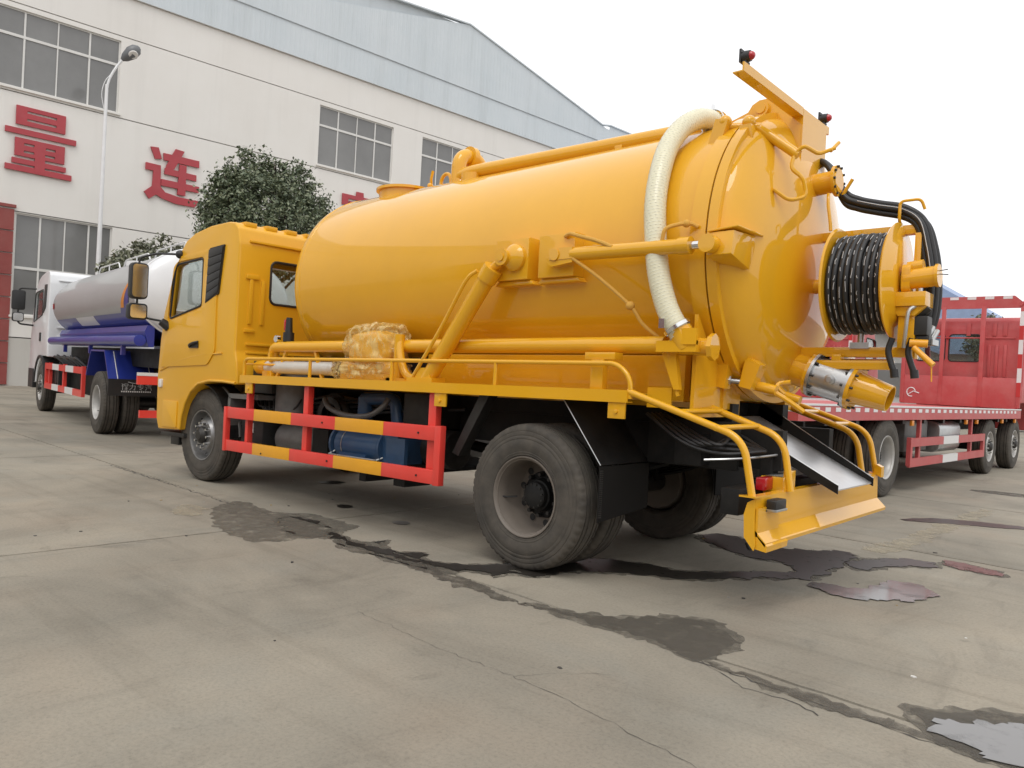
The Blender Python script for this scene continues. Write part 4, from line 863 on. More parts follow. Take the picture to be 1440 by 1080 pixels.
# lifting cylinder and its brackets
part('cylinder_box', 'yellow_paint', lambda b: (b.box(-.47,-.15,-1.10,-.80,2.085,2.39), b.prism([(-.47,2.085),(-.15,2.085),(-.12,2.05),(-.50,2.05)], 'y', -1.06,-.8)), tank, bevel=.008)
part('cylinder_box', 'yellow_paint', lambda b: (b.box(-.06,.26,-1.09,-.80,2.085,2.39), b.prism([(-.06,2.085),(.26,2.085),(.29,2.05),(-.09,2.05)], 'y', -1.05,-.8)), tank, bevel=.008)
lift = part('lift_cylinder', 'yellow_paint', lambda b: (b.cyl((-.49,-1.15,2.12),(-1.12,-1.13,1.33),.066,n=24), b.cyl((-.44,-1.15,2.18),(-.51,-1.15,2.095),.078,n=24), b.cyl((-.33,-1.15,2.25),(-.45,-1.15,2.17),.035), b.cyl((-.33,-1.2,2.245),(-.33,-1.02,2.245),.062,n=24), b.cyl((-.33,-1.21,2.245),(-.33,-1.195,2.245),.03), b.lathe([(0,.10),(.03,.10),(.06,.075),(.08,0)], (-.27,-1.10,2.245), (0,-1,0), 24), b.box(-1.3,-1.0,-1.2,-1.05,1.29,1.34), b.prism([(-1.24,1.3),(-1.02,1.3),(-1.06,1.42),(-1.16,1.42)], 'y', -1.19,-1.07)))
part('cylinder_hose', 'yellow_paint', lambda b: b.tube(spline([(-.56,-1.2,2.16),(-.66,-1.22,2.08),(-.9,-1.21,1.75),(-1.12,-1.2,1.48),(-1.25,-1.18,1.34)],6), .016, 8), lift)
dc = part('door_cylinder', 'yellow_paint', lambda b: (b.cyl((.28,-1.13,2.225),(1.14,-1.13,2.206),.047,n=24), b.cyl((1.10,-1.13,2.207),(1.18,-1.13,2.206),.054,n=24), b.box(.10,.30,-1.17,-1.08,2.19,2.27), b.prism([(.06,2.19),(.3,2.19),(.3,2.165),(.12,2.145)], 'y', -1.165,-1.08), b.cyl((1.30,-1.17,2.204),(1.30,-1.09,2.204),.055,n=20), b.cyl((.15,-1.18,2.225),(.15,-1.16,2.225),.04)))
part('piston_rod', 'chrome', lambda b: b.cyl((1.17,-1.13,2.206),(1.28,-1.13,2.204),.026), dc)
part('cylinder_hose', 'rope', lambda b: (b.tube(spline([(.18,-1.1,2.36),(.24,-1.12,2.37),(.34,-1.15,2.34),(.5,-1.16,2.29),(.62,-1.16,2.24)],5), .014, 8), b.tube(spline([(.30,-1.16,2.19),(.5,-1.12,2.05),(.72,-1.06,1.86),(.80,-1.02,1.74),(.95,-.98,1.62)],5), .012, 8), b.tube(spline([(.98,-1.14,2.25),(1.0,-1.14,2.32),(1.06,-1.1,2.35),(1.12,-1.05,2.36),(1.16,-1.02,2.34)],5), .013, 8), b.sphere((.72,-1.06,1.86),.03), b.sphere((1.1,-1.06,2.36),.025)), dc)
part('door_bracket', 'yellow_paint', lambda b: (b.prism([(-1.10,2.14),(-.84,2.08),(-.74,2.30),(-1.08,2.285)], 'x', 1.27,1.43), b.prism([(1.26,2.285),(1.46,2.30),(1.46,2.312),(1.26,2.30)], 'y', -1.09,-.72)), door, bevel=.012)
# drop hose with valve
HP = spline([(.885,-.33,3.225),(.872,-.42,3.232),(.846,-.54,3.205),(.812,-.68,3.112),(.802,-.82,2.958),(.824,-.945,2.76),(.853,-1.035,2.527),(.896,-1.08,2.284),(.938,-1.09,2.053),(1.004,-1.085,1.847),(1.069,-1.07,1.721),(1.105,-1.055,1.66)], 10)
dh = part('drop_hose', 'hose_cream', lambda b: b.tube(HP, .070, 24), sm=80)
def helix(path, r, pitch, per=14):
    out = []; ang = 0; P = path; u = None
    for a_, c_2 in zip(P, P[1:]):
        d = c_2-a_; L_ = d.length; t = d.normalized()
        if u is None: u = t.orthogonal().normalized()
        u = (u-t*u.dot(t)).normalized(); w2 = t.cross(u); n = max(2, int(L_/pitch*per))
        for i in range(n):
            an = ang+2*PI*L_/pitch*i/n; out.append(a_.lerp(c_2, i/n)+(u*math.cos(an)+w2*math.sin(an))*r)
        ang += 2*PI*L_/pitch
    return out
part('spiral_wire', 'wire_white', lambda b: b.tube(helix(HP, .069, .021), .0036, 5), dh, sm=80)
part('hose_clamp', 'chrome', lambda b: (b.lathe([(-.012,.084),(-.012,.09),(.012,.09),(.012,.084)], (.878,-.375,3.229), (.1,-1,.05), 24), b.box(.87,.885,-.39,-.36,3.30,3.35)), dh)
part('hose_clamp', 'chrome', lambda b: (b.lathe([(-.012,.084),(-.012,.09),(.012,.09),(.012,.084)], (1.08,-1.068,1.71), (.5,.2,-.8), 24), b.box(1.0,1.04,-1.16,-1.12,1.70,1.76)), dh)
valve = part('bottom_valve', 'yellow_paint', lambda b: (b.cyl((1.09,-1.06,1.70),(1.15,-1.04,1.585),.075,n=24), b.box(.96,1.24,-1.11,-.93,1.555,1.625), b.cyl((1.02,-1.02,1.60),(1.30,-1.0,1.59),.055), b.lathe([(0,0),(0,.085),(.03,.085),(.03,0)], (1.28,-1.0,1.59), (1,.1,0), 8), b.prism([(.96,1.56),(1.06,1.56),(1.10,1.32),(1.06,1.32)], 'y', -1.04,-1.0), b.box(1.14,1.24,-1.12,-1.09,1.6,1.70)), bevel=0)
part('valve_bracket', 'yellow_paint', lambda b: b.bar((1.0,-1.02,1.56),(1.08,-1.0,1.28),.05,.02), valve)
# overhead pipe, gooseneck and manhole
top = part('overhead_pipe', 'yellow_paint', lambda b: (b.tube(fillet([(-1.70,-.28,3.12),(-1.77,-.28,3.25),(-1.60,-.28,3.27),(.80,-.27,3.232),(.885,-.30,3.228)], .08, 8), .062, 24), b.lathe([(0,.064),(0,.088),(.03,.088),(.03,.064)], (.885,-.315,3.226), (.1,-1,.05), 20)), sm=50)
part('gooseneck', 'yellow_paint', lambda b: (b.tube(fillet([(-1.77,-.28,3.16),(-1.77,-.28,3.47),(-1.77,.02,3.47),(-1.77,.02,3.15)], .145, 10), .07, 20), b.lathe([(-.03,.07),(-.03,.10),(.03,.10),(.03,.07)], (-1.77,-.13,3.47), (0,1,0), 20), b.cyl((-1.57,-.30,3.05),(-1.57,-.30,3.24),.10), b.cyl((-1.77,.02,3.1),(-1.77,.02,3.25),.09)), sm=50)
part('pipe_clamp', 'yellow_paint', lambda b: (b.box(.02,.09,-.33,-.23,3.16,3.24), b.box(.62,.69,-.36,-.2,3.12,3.20)), top, bevel=.005)
part('manhole', 'yellow_paint', lambda b: b.lathe([(0,.27),(.20,.27),(.20,.30),(.225,.30),(.23,.26),(.25,.0)], (-2.67,-.15,3.04), (0,0,1), 40))
part('manhole_latch', 'yellow_paint', lambda b: (b.tube(spline([(-2.33,-.15,3.22),(-2.29,-.15,3.29),(-2.28,-.16,3.33),(-2.26,-.16,3.41)],4), .014, 8), b.box(-2.40,-2.27,-.19,-.1,3.2,3.25), b.sphere((-2.30,-.15,3.27),.03)))
part('lifting_eye', 'yellow_paint', lambda b: b.tube([(-2.02+.07*math.cos(a),-.20,3.25+.085*math.sin(a)) for a in [2*PI*k/20 for k in range(20)]], .018, 8, closed=True))
# hinge of the rear door with transverse lamp bar
hin = part('door_hinge', 'yellow_paint', lambda b: [b.prism([(1.455,3.245),(1.455,2.84),(1.38,3.02),(1.24,3.17),(.86,3.20),(.86,3.235),(1.07,3.30),(1.10,3.345),(1.15,3.37),(1.22,3.37),(1.28,3.34)], 'y', y-.008, y+.008) for y in (-.215,.215)]+[b.cyl((1.175,-.26,3.30),(1.175,.26,3.30),.035), b.cyl((1.175,-.25,3.30),(1.175,-.224,3.30),.055,n=24), b.prism([(-.22,3.25),(-.22,2.86),(0,2.90),(.22,2.86),(.22,3.25)], 'x', 1.455,1.467)], sm=40)
part('lamp_bar', 'yellow_paint', lambda b: (b.box(1.455,1.466,-1.14,-.222,3.20,3.255), b.box(1.395,1.455,-1.14,-.10,3.20,3.208), b.box(1.455,1.466,.222,.27,3.2,3.255)), hin, sm=0)
for y in (-1.05, .25):
    lm = part('marker_lamp', 'plastic_black', lambda b: (b.cyl((1.43,y,3.255),(1.43,y,3.30),.012), b.lathe([(0,0),(0,.032),(.02,.035),(.05,.032),(.05,0)], (1.41,y,3.32), (1,0,0), 18), b.box(1.40,1.412,y-.03,y+.03,3.285,3.365), b.cyl((1.43,y-.02,3.285),(1.43,y+.03,3.285),.014)), hin)
    part('lamp_lens', 'lamp_red', lambda b: b.lathe([(.05,.026),(.065,.023),(.075,.013),(.078,0)], (1.41,y,3.32), (1,0,0), 18), lm)
# clamps round the door
cl = part('door_clamp', 'yellow_paint', lambda b: (b.prism([(1.02,2.94),(1.10,2.90),(1.16,3.10),(1.07,3.12)], 'y', -.70,-.60), b.prism([(1.24,2.88),(1.34,2.86),(1.30,3.06),(1.22,3.06)], 'y', -.66,-.50), b.cyl((1.06,-.66,3.08),(1.32,-.56,3.06),.026), b.cyl((1.30,-.56,3.06),(1.56,-.50,2.85),.032), b.sphere((1.12,-.66,3.10),.045), b.sphere((1.26,-.6,3.09),.045)), door)
part('clamp_lever', 'yellow_paint', lambda b: (b.tube(fillet([(1.55,-.52,2.86),(1.60,-.52,2.90),(1.66,-.42,2.86),(1.74,-.36,2.90)],.03), .013, 8), b.tube(fillet([(1.54,-.52,2.84),(1.53,-.54,2.76),(1.60,-.50,2.70),(1.62,-.48,2.58),(1.54,-.56,2.55),(1.46,-.62,2.62)],.04), .013, 8), b.tube([(1.72,-.38,2.88),(1.74,-.30,2.95)], .012, 8)), cl)
for a in (-2.35,):
    c2 = part('door_clamp', 'yellow_paint', lambda b: (b.prism([(1.12,1.36),(1.22,1.34),(1.24,1.50),(1.18,1.56)], 'y', -.66,-.58), b.prism([(1.29,1.36),(1.37,1.34),(1.43,1.50),(1.33,1.56)], 'y', -.60,-.50), b.cyl((1.33,-.50,1.375),(1.50,-.49,1.34),.034), b.tube(fillet([(1.49,-.49,1.345),(1.50,-.46,1.39),(1.57,-.44,1.40)],.02), .014, 8), b.tube(spline([(1.48,-.48,1.33),(1.56,-.45,1.28),(1.65,-.40,1.21)],4), .017, 8)), door)
    part('clamp_bolt', 'galv', lambda b: (b.cyl((1.19,-.60,1.40),(1.36,-.52,1.38),.018), b.cyl((1.20,-.6,1.40),(1.23,-.59,1.397),.032,n=6)), c2)
# sight port on the dome
port = part('sight_port', 'yellow_paint', lambda b: (b.cyl((1.46,0,2.775),(1.63,0,2.785),.075,n=28), b.lathe([(0,.07),(0,.105),(.022,.105),(.022,.085),(.03,.08),(.03,0)], (1.625,0,2.785), (1,0,.03), 28)))
part('port_bolts', 'dark_metal', lambda b: [b.cyl((1.64,.095*math.cos(a),2.785+.095*math.sin(a)),(1.66,.095*math.cos(a),2.785+.095*math.sin(a)),.009,n=6) for a in [2*PI*k/10 for k in range(10)]], port)['kind'] = 'stuff'
part('port_rod', 'yellow_paint', lambda b: (b.tube(spline([(1.62,-.10,2.68),(1.63,-.12,2.6),(1.65,-.13,2.5),(1.66,-.13,2.42)],4), .011, 8), b.cyl((1.66,.06,2.70),(1.72,.06,2.80),.012)), port)
# hose reel
RX0, RX1, RZ, RY = 1.69, 2.06, 2.07, 0.0
reel = part('hose_reel', 'yellow_paint', lambda b: [b.lathe([(x-.012*s,.08),(x-.012*s,.37),(x,.382),(x+.006*s,.37),(x+.004*s,.30),(x+.03*s,.26),(x+.03*s,.08)], (0,RY,RZ), (1,0,0), 72) for x, s in ((RX0,-1),(RX1,1))]+[b.lathe([(RX0,.2),(RX1,.2)], (0,RY,RZ), (1,0,0), 40), b.cyl((1.52,0,RZ),(2.12,0,RZ),.05)], sm=35)
for k in range(9):
    x = RX0+.028+k*.0355; wr_ = random.Random(90+k); jr = .312+wr_.uniform(-.004, .005); jx = wr_.uniform(-.003, .003); ph = wr_.random()*6
    hw_ = part('hose_winding', 'hose_rubber', lambda b: b.tube([(x+jx+.005*math.sin(2*PI*i/64*2+ph)+.014, RY+jr*math.cos(2*PI*i/64), RZ-.004+jr*math.sin(2*PI*i/64)) for i in range(64)], .0195, 10, closed=True), reel)
    part('hose_winding', 'hose_rubber', lambda b: b.tube([(x+.0355*(i/48), RY+.27*math.cos(2*PI*i/48), RZ+.27*math.sin(2*PI*i/48)) for i in range(48)], .0195, 8, closed=True), reel)
for k in range(9):
    x = RX0+.034+k*.0355; rnd = random.Random(k)
    def dash(b):
        a = PI*.62+rnd.uniform(0,.2)
        while a < PI*1.55:
            l = rnd.uniform(.05,.22); q = [(x+rnd.uniform(-.004,.004)+.008, RY+.3350*math.cos(a+l*t), RZ+.3350*math.sin(a+l*t)) for t in (0,.5,1)]
            b.tube(q, .0022, 4); a += l+rnd.uniform(.03,.3)
    part('hose_lettering', 'hose_print', dash, reel)['kind'] = 'stuff'
fr = part('reel_frame', 'yellow_paint', lambda b: (b.box(1.40,2.17,.08,.15,2.395,2.455), b.box(2.13,2.17,.06,.15,1.58,2.395), b.box(1.42,2.16,-.04,.06,1.585,1.65), b.box(1.42,2.08,-.10,-.04,1.50,1.56), b.box(1.42,2.0,.1,.2,1.52,1.58), b.box(1.7,1.76,-.1,.2,1.55,1.60)), bevel=.005)
part('reel_motor', 'yellow_paint', lambda b: (b.cyl((2.12,-.06,2.075),(2.30,-.06,2.09),.064,n=28), b.lathe([(0,0),(0,.074),(.02,.074),(.02,0)], (2.295,-.06,2.09), (1,0,.05), 10), b.prism(rrect(-.12,.06,1.99,2.17,.04), 'x', 2.11,2.16), b.cyl((2.13,-.05,2.15),(2.22,-.05,2.16),.04)), fr, bevel=0)
part('motor_wires', 'plastic_black', lambda b: (b.tube([(2.31,-.06,2.12),(2.36,-.07,2.125)], .003, 4), b.tube([(2.31,-.06,2.10),(2.36,-.05,2.095)], .003, 4)), fr)
part('valve_bracket', 'yellow_paint', lambda b: (b.box(2.06,2.26,-.14,.06,1.90,1.99), b.box(2.10,2.20,-.10,.0,1.64,1.90), b.prism([(2.06,1.90),(2.26,1.90),(2.20,1.84),(2.10,1.84)], 'y', -.12,.04)), fr, bevel=.006)
part('valve_block', 'dark_metal', lambda b: (b.box(2.19,2.27,-.10,.02,1.72,1.84), b.cyl((2.20,-.05,1.84),(2.26,-.05,1.90),.03), b.box(2.2,2.28,-.08,.0,1.66,1.72)), fr, bevel=.008)
part('valve_fittings', 'galv', lambda b: [b.cyl((2.225+.022*(k % 3),-.02+.02*k,1.69+.022*(k % 2)),(2.245+.022*(k % 3),.03+.02*k,1.76+.022*(k % 2)),.017,n=8) for k in range(5)]+[b.box(2.2,2.29,-.03,.12,1.665,1.70)]+[b.tube(spline([(2.2,-.12,1.9),(2.17,-.15,1.86),(2.16,-.15,1.72),(2.15,-.13,1.64)],4), .012, 8)], fr)
part('valve_handle', 'guard_yellow', lambda b: (b.cyl((2.18,-.12,1.67),(2.28,-.10,1.665),.025), b.cyl((2.21,-.14,1.64),(2.33,-.16,1.53),.018), b.cyl((2.32,-.16,1.53),(2.325,-.16,1.43),.004)), fr)
part('guide_ring', 'yellow_paint', lambda b: (b.tube(fillet([(2.04,.10,2.455),(2.04,.02,2.47),(2.04,.02,2.60),(2.16,.04,2.605),(2.18,.06,2.54)],.03), .010, 8),), fr)
for k in range(5):
    dy, dz, dx = (-.03,.0,.035,.02,-.015)[k], (0,.03,.0,-.028,-.035)[k], (0,.02,.03,.0,-.03)[k]
    hh = part('hydraulic_hose', 'hose_rubber', lambda b: b.tube(spline([(1.40,.22+dy,3.02),(1.53,.14+dy,2.93),(1.66,.10+dy,2.70+dz),(1.76,.10+dy,2.635+dz),(1.90,.10+dy,2.59+dz),(2.05,.10+dy,2.545+dz),(2.155+dx*.7,.10+dy,2.46+dz*.5),(2.205+dx,.10+dy,2.30),(2.235+dx,.10+dy,2.12),(2.24+dx,.10+dy,1.93),(2.22+dx,.09+dy,1.79),(2.17+dx,.06+dy,1.68)], 8), .021, 10), fr)
part('hose_stripe', 'hose_print', lambda b: b.tube(spline([(1.76,.0485,2.645),(1.90,.0485,2.60),(2.05,.0485,2.555),(2.155,.0485,2.47),(2.205,.0485,2.30),(2.235,.0485,2.14)],8), .0028, 4), fr)
for x, y in ((2.10,-.16),(2.20,-.10)):
    part('hose_tail', 'hose_rubber', lambda b: (b.tube(spline([(x-.01,y,1.70),(x-.03,y,1.62),(x-.01,y,1.54),(x+.01,y,1.49)],5), .019, 10), b.cyl((x+.01,y,1.50),(x+.017,y,1.45),.025)), fr)
part('box_shackle', 'galv', lambda b: (b.cyl((1.86,-.03,1.66),(1.86,-.03,1.80),.02), b.box(1.80,1.92,-.06,0,1.64,1.68)), fr)
# sludge outlet
oa = Vector((1, 0, -.30)).normalized(); oc = Vector((1.44, 0, 1.50))
outl = part('sludge_outlet', 'yellow_paint', lambda b: b.lathe([(-.1,.115),(.10,.115),(.10,.15),(.125,.15),(.125,.1)], oc, oa, 40), sm=35)
part('outlet_pipe', 'yellow_paint', lambda b: b.lathe([(.395,.1),(.395,.155),(.42,.155),(.42,.115),(.44,.108),(.64,.086),(.64,.076),(.44,.09)], oc, oa, 40), outl, sm=35)
part('outlet_valve', 'galv', lambda b: (b.lathe([(.125,.1),(.125,.155),(.145,.155),(.145,.132),(.375,.132),(.375,.155),(.395,.155),(.395,.1)], oc, oa, 48), b.lathe([(0,.035),(.012,.035),(.015,.018),(.025,.018),(.025,0)], oc+oa*.25+Vector((.03,-.128,.0)), (0,-1,0), 20)), outl)
part('outlet_bolts', 'dark_metal', lambda b: [b.cyl(oc+oa*d+Vector((.143*math.sin(a)*.287,.143*math.cos(a),.143*math.sin(a)*.957)), oc+oa*(d+.028)+Vector((.143*math.sin(a)*.287,.143*math.cos(a),.143*math.sin(a)*.957)), .009, n=6) for d in (.14,.355,.412) for a in [2*PI*k/10 for k in range(10)]], outl)['kind'] = 'stuff'
part('outlet_stay', 'yellow_paint', lambda b: (b.cyl((1.44,-.18,1.31),(1.54,-.18,1.28),.03), b.tube(spline([(1.38,-.2,1.37),(1.42,-.19,1.33),(1.46,-.18,1.305)],4), .02, 8)), outl)
# discharge chute
ch = part('chute', 'steel_sheet', lambda b: b.add([(1.02,-.33,1.145),(1.86,-.33,.725),(1.86,.38,.725),(1.02,.38,1.145),(1.02,-.33,1.137),(1.86,-.33,.717),(1.86,.38,.717),(1.02,.38,1.137)], [(0,1,2,3),(4,5,6,7),(0,1,5,4),(1,2,6,5),(2,3,7,6),(3,0,4,7)]), sm=0)
for y in (-.335, .385):
    part('chute_wall', 'black_steel', lambda b: b.prism([(1.0,1.125),(1.87,.70),(1.87,.755),(1.02,1.195 if y < 0 else 1.255)], 'y', y-.005, y+.005), ch, sm=0)
    part('chute_edge', 'galv', lambda b: b.tube([(1.87,y,.756),(1.02,y,1.197 if y < 0 else 1.257)], .004, 6), ch)
part('chute_shield', 'black_steel', lambda b: b.box(.90,.92,-.42,.42,.9,1.24), ch, sm=0)
# rear bumper and ladders
bp = part('rear_bumper', 'yellow_paint', lambda b: b.prism([(1.640,.728),(1.684,.724),(1.690,.535),(1.755,.470),(1.752,.448),(1.680,.525),(1.675,.714),(1.640,.718)], 'y', -1.14, 1.14), sm=0)
part('bumper_end', 'yellow_paint', lambda b: (b.prism([(1.684,.715),(1.640,.69),(1.622,.62),(1.63,.49),(1.69,.42),(1.70,.45),(1.69,.53)], 'y', -1.152,-1.142), b.box(1.690,1.704,-1.14,-.84,.50,.66), b.prism([(1.69,.52),(1.765,.455),(1.76,.42),(1.69,.43)], 'y', -1.14,-.84)), bp, sm=0)
for y in (-.66,.6): part('bumper_stay', 'yellow_paint', lambda b: b.box(1.50,1.645,y,y+.06,.62,.80), bp, bevel=.005)
part('bumper_lug', 'yellow_paint', lambda b: b.box(1.62,1.66,-.60,-.50,.70,.84), bp, bevel=.005)
pl8 = part('plate_lamp', 'dark_metal', lambda b: (b.prism(rrect(-1.03,-.88,.645,.705,.012), 'x', 1.70,1.76), b.box(1.69,1.71,-1.04,-.86,.635,.645)), bp, bevel=.006)
part('lamp_cover', 'galv', lambda b: b.box(1.70,1.766,-1.035,-.875,.636,.650), pl8, bevel=.003)
def ladder(s):
    ld = part('ladder', 'yellow_paint', lambda b: (b.tube(fillet([(.83,s*1.20,1.298),(1.595,s*1.15,1.052),(1.665,s*1.15,.725)], .12, 8), .022, 12), b.tube(fillet([(.89,s*.69,1.298),(1.645,s*.69,1.048),(1.705,s*.69,.725)], .12, 8), .022, 12)))
    for x, z in ((1.175,1.187),(1.43,1.104)): part('rung', 'yellow_paint', lambda b: b.cyl((x,s*1.178,z),(x+.05,s*.69,z+.008),.017,n=10), ld)
    part('ladder_foot', 'yellow_paint', lambda b: (b.prism([(1.60,s*1.18),(1.70,s*1.18),(1.70,s*1.08),(1.64,s*1.08)], 'z', .722,.732), b.prism([(1.66,.725),(1.72,.70),(1.72,.78),(1.68,.80)], 'y', s*1.12-.02, s*1.12+.05) if s > 0 else None), ld, sm=0)
ladder(-1); ladder(1)
RAKE = 0

# ------------------------------------------------------------------ white and blue water tanker
WT = thing('water_tanker', 'white cab water tanker truck with silver tank and blue underside', 'truck', (-10.515, 1.135, 0), math.radians(-8.8))
fxw = lambda x: -5.76+(x+4.87)*(1.52 if x < -4.87 else .99)
fzw = lambda z: .66+(z-.66)*1.10
wc = make_cab(WT, 'white_paint', [(-.785,-.16,2.09,2.555),(.16,.785,2.09,2.555)], fxw, fzw)
P_ = lambda name, m, fn, parent=WT, **k: part(name, m, fn, parent, **k)
for s in (-1, 1):
    P_('louvre_panel', 'plastic_black', lambda b: b.prism([(-5.66,2.24),(-5.36,2.36),(-5.29,2.88),(-5.57,2.89)], 'y', s*1.165, s*1.185), wc, bevel=.004)
    P_('door_handle', 'plastic_black', lambda b: b.box(-5.98,-5.84,s*1.18-.012,s*1.18+.012,1.60,1.80), wc, bevel=.006)
    P_('fender', 'plastic_black', lambda b: [b.bar((-5.76+.66*math.cos(a), s*1.03, .60+.66*math.sin(a)), (-5.76+.66*math.cos(a+.16), s*1.03, .60+.66*math.sin(a+.16)), .34, .05) for a in [.05+.15*k for k in range(20)]]+[b.box(-7.25,-6.6,s*1.03-.16,s*1.03+.16,.50,.95)], wc, sm=60)
    P_('mirror_arm', 'plastic_black', lambda b: (b.tube(fillet([(-6.75,s*1.17,2.85),(-6.95,s*1.5,2.85),(-6.95,s*1.5,2.0),(-6.95,s*1.17,1.98)],.1), .022, 8),), wc)
    P_('mirror', 'plastic_black', lambda b: (b.prism(rrect(s*1.5-.14,s*1.5+.14,2.33,2.80,.05), 'x', -7.0,-6.9), b.prism(rrect(s*1.5-.12,s*1.5+.12,2.05,2.27,.05), 'x', -7.0,-6.9)), wc, bevel=.02)
    P_('mirror_glass', 'chrome', lambda b: b.prism(rrect(s*1.5-.1,s*1.5+.1,2.07,2.25,.04), 'x', -6.899,-6.893), wc)
P_('back_wall_rib', 'white_paint', lambda b: [b.box(-5.01,-4.97,-1.0,1.0,z,z+.03) for z in (1.7,1.9,2.95)], wc, bevel=.008)
f = MB()
for s in (-1, 1): f.box(-6.8, 2.3, s*.43-.04, s*.43+.04, .9, 1.18)
for x in (-5.5,-4,-2.5,-1,.8,2.2): f.box(x-.05,x+.05,-.39,.39,.92,1.16)
f.box(-4.6,-1.4,-.85,.85,.55,1.15); f.box(-4.4,2.2,-.8,.8,1.2,1.5); f.build('chassis_frame', 'black_steel', WT, sm=0)
P_('battery_cover', 'plastic_black', lambda b: [b.box(-4.9+.22*k,-4.74+.22*k,-1.08,-.6,.62,1.02) for k in range(4)], bevel=.01)
P_('underside_hoses', 'hose_rubber', lambda b: [b.tube(spline([(-4.8+.35*k,-.9,1.15),(-4.6+.35*k,-1.08,1.26+.03*(k % 2)),(-4.3+.35*k,-1.08,1.25),(-4.1+.35*k,-.95,1.1)],5), .028, 8) for k in range(7)])
P_('axle', 'dark_metal', lambda b: (b.cyl((0,-.9,.54),(0,.9,.54),.09), b.sphere((0,0,.54),.25)))
P_('axle', 'dark_metal', lambda b: b.box(-5.86,-5.66,-.9,.9,.42,.54), sm=0)
wheel(WT,-5.76,-1.03,-1,'steer',.54,'rim_light'); wheel(WT,-5.76,1.03,1,'steer',.54,'rim_light')
wheel(WT,0,-1.06,-1,'dual',.54,'rim_light'); wheel(WT,0,-.74,-1,'inner',.54); wheel(WT,0,1.06,1,'dual',.54); wheel(WT,0,.74,1,'inner',.54)
EW, EH, EZ = 1.2, .78, 2.36
def ell(a, k=1.0): return (EW*k*math.cos(a), EZ+EH*k*math.sin(a))
def skin(b, x0, x1, a0, a1, n, k=1.0, xs=None):
    vs = []
    for i in range(n+1):
        a = a0+(a1-a0)*i/n; y, z = ell(a, k); vs += [(x0 if xs is None else xs(i/n)[0], y, z), (x1 if xs is None else xs(i/n)[1], y, z)]
    b.add(vs, [(2*i,2*i+1,2*i+3,2*i+2) for i in range(n)])
lo = math.asin((1.99-EZ)/EH)
wtank = P_('tank', 'tank_silver', lambda b: skin(b,-4.35,2.25,lo,PI-lo,60), sm=60)
P_('tank_belly', 'blue_paint', lambda b: skin(b,-4.35,2.25,PI-lo,2*PI+lo,60), wtank, sm=60)
def head(b, x, d, n=10, m=64):
    rings = []
    for j in range(n+1):
        t = j/n*PI/2; k = math.cos(t); rings.append([(x+d*math.sin(t), *ell(2*PI*i/m, max(k,.001))) for i in range(m)])
    vs = [v for r in rings for v in r]; b.add(vs, [(j*m+i, j*m+(i+1) % m, (j+1)*m+(i+1) % m, (j+1)*m+i) for j in range(n) for i in range(m)])
P_('tank_head', 'white_paint', lambda b: head(b,2.25,.28), wtank, sm=60); P_('tank_head', 'tank_silver', lambda b: head(b,-4.35,-.25), wtank, sm=60)
P_('tank_rim', 'white_paint', lambda b: b.tube([(2.25,*ell(2*PI*i/64,1.005)) for i in range(64)], .018, 6, closed=True), wtank)
P_('reflective_band', 'tape_white', lambda b: skin(b,-2.4,-.9,PI-lo-.10,PI-lo+.12,6,1.006), wtank, sm=60)
P_('belt_band', 'blue_paint', lambda b: (skin(b,-4.34,-2.42,PI-lo-.10,PI-lo+.12,6,1.005), skin(b,-.88,2.2,PI-lo-.10,PI-lo+.12,6,1.005)), wtank, sm=60)
P_('swoosh', 'blue_paint', lambda b: skin(b,0,0,PI-lo-.03,PI-.35,10,1.007,lambda t: (1.0+1.1*t, 1.6+.62*t)), wtank, sm=60)
P_('swoosh', 'orange_decal', lambda b: skin(b,0,0,PI-lo-.20,PI-.55,10,1.009,lambda t: (1.25+.9*t, 1.45+.75*t)), wtank, sm=60)
P_('red_mark', 'lamp_red', lambda b: skin(b,-4.32,-4.15,PI+.10,PI-.05,4,1.006), wtank, sm=60)
P_('side_tube', 'blue_paint', lambda b: b.lathe([(0,0),(.004,.085),(7.05,.085),(7.06,0)], (-4.70,-1.13,1.61), (1,0,0), 24), sm=40)
P_('tube_bracket', 'blue_paint', lambda b: [b.box(x-.04,x+.04,-1.16,-1.1,1.38,1.56) for x in (-3.2,-.9,1.4)])
P_('skirt', 'blue_paint', lambda b: (b.prism([(-1.0,1.85),(-1.04,1.76),(-.98,1.52),(-.90,1.52),(-.9,1.85)], 'x', -4.4, 2.25), b.prism([(1.0,1.85),(1.04,1.76),(.98,1.52),(.90,1.52),(.9,1.85)], 'x', -4.4, 2.25)), sm=0)
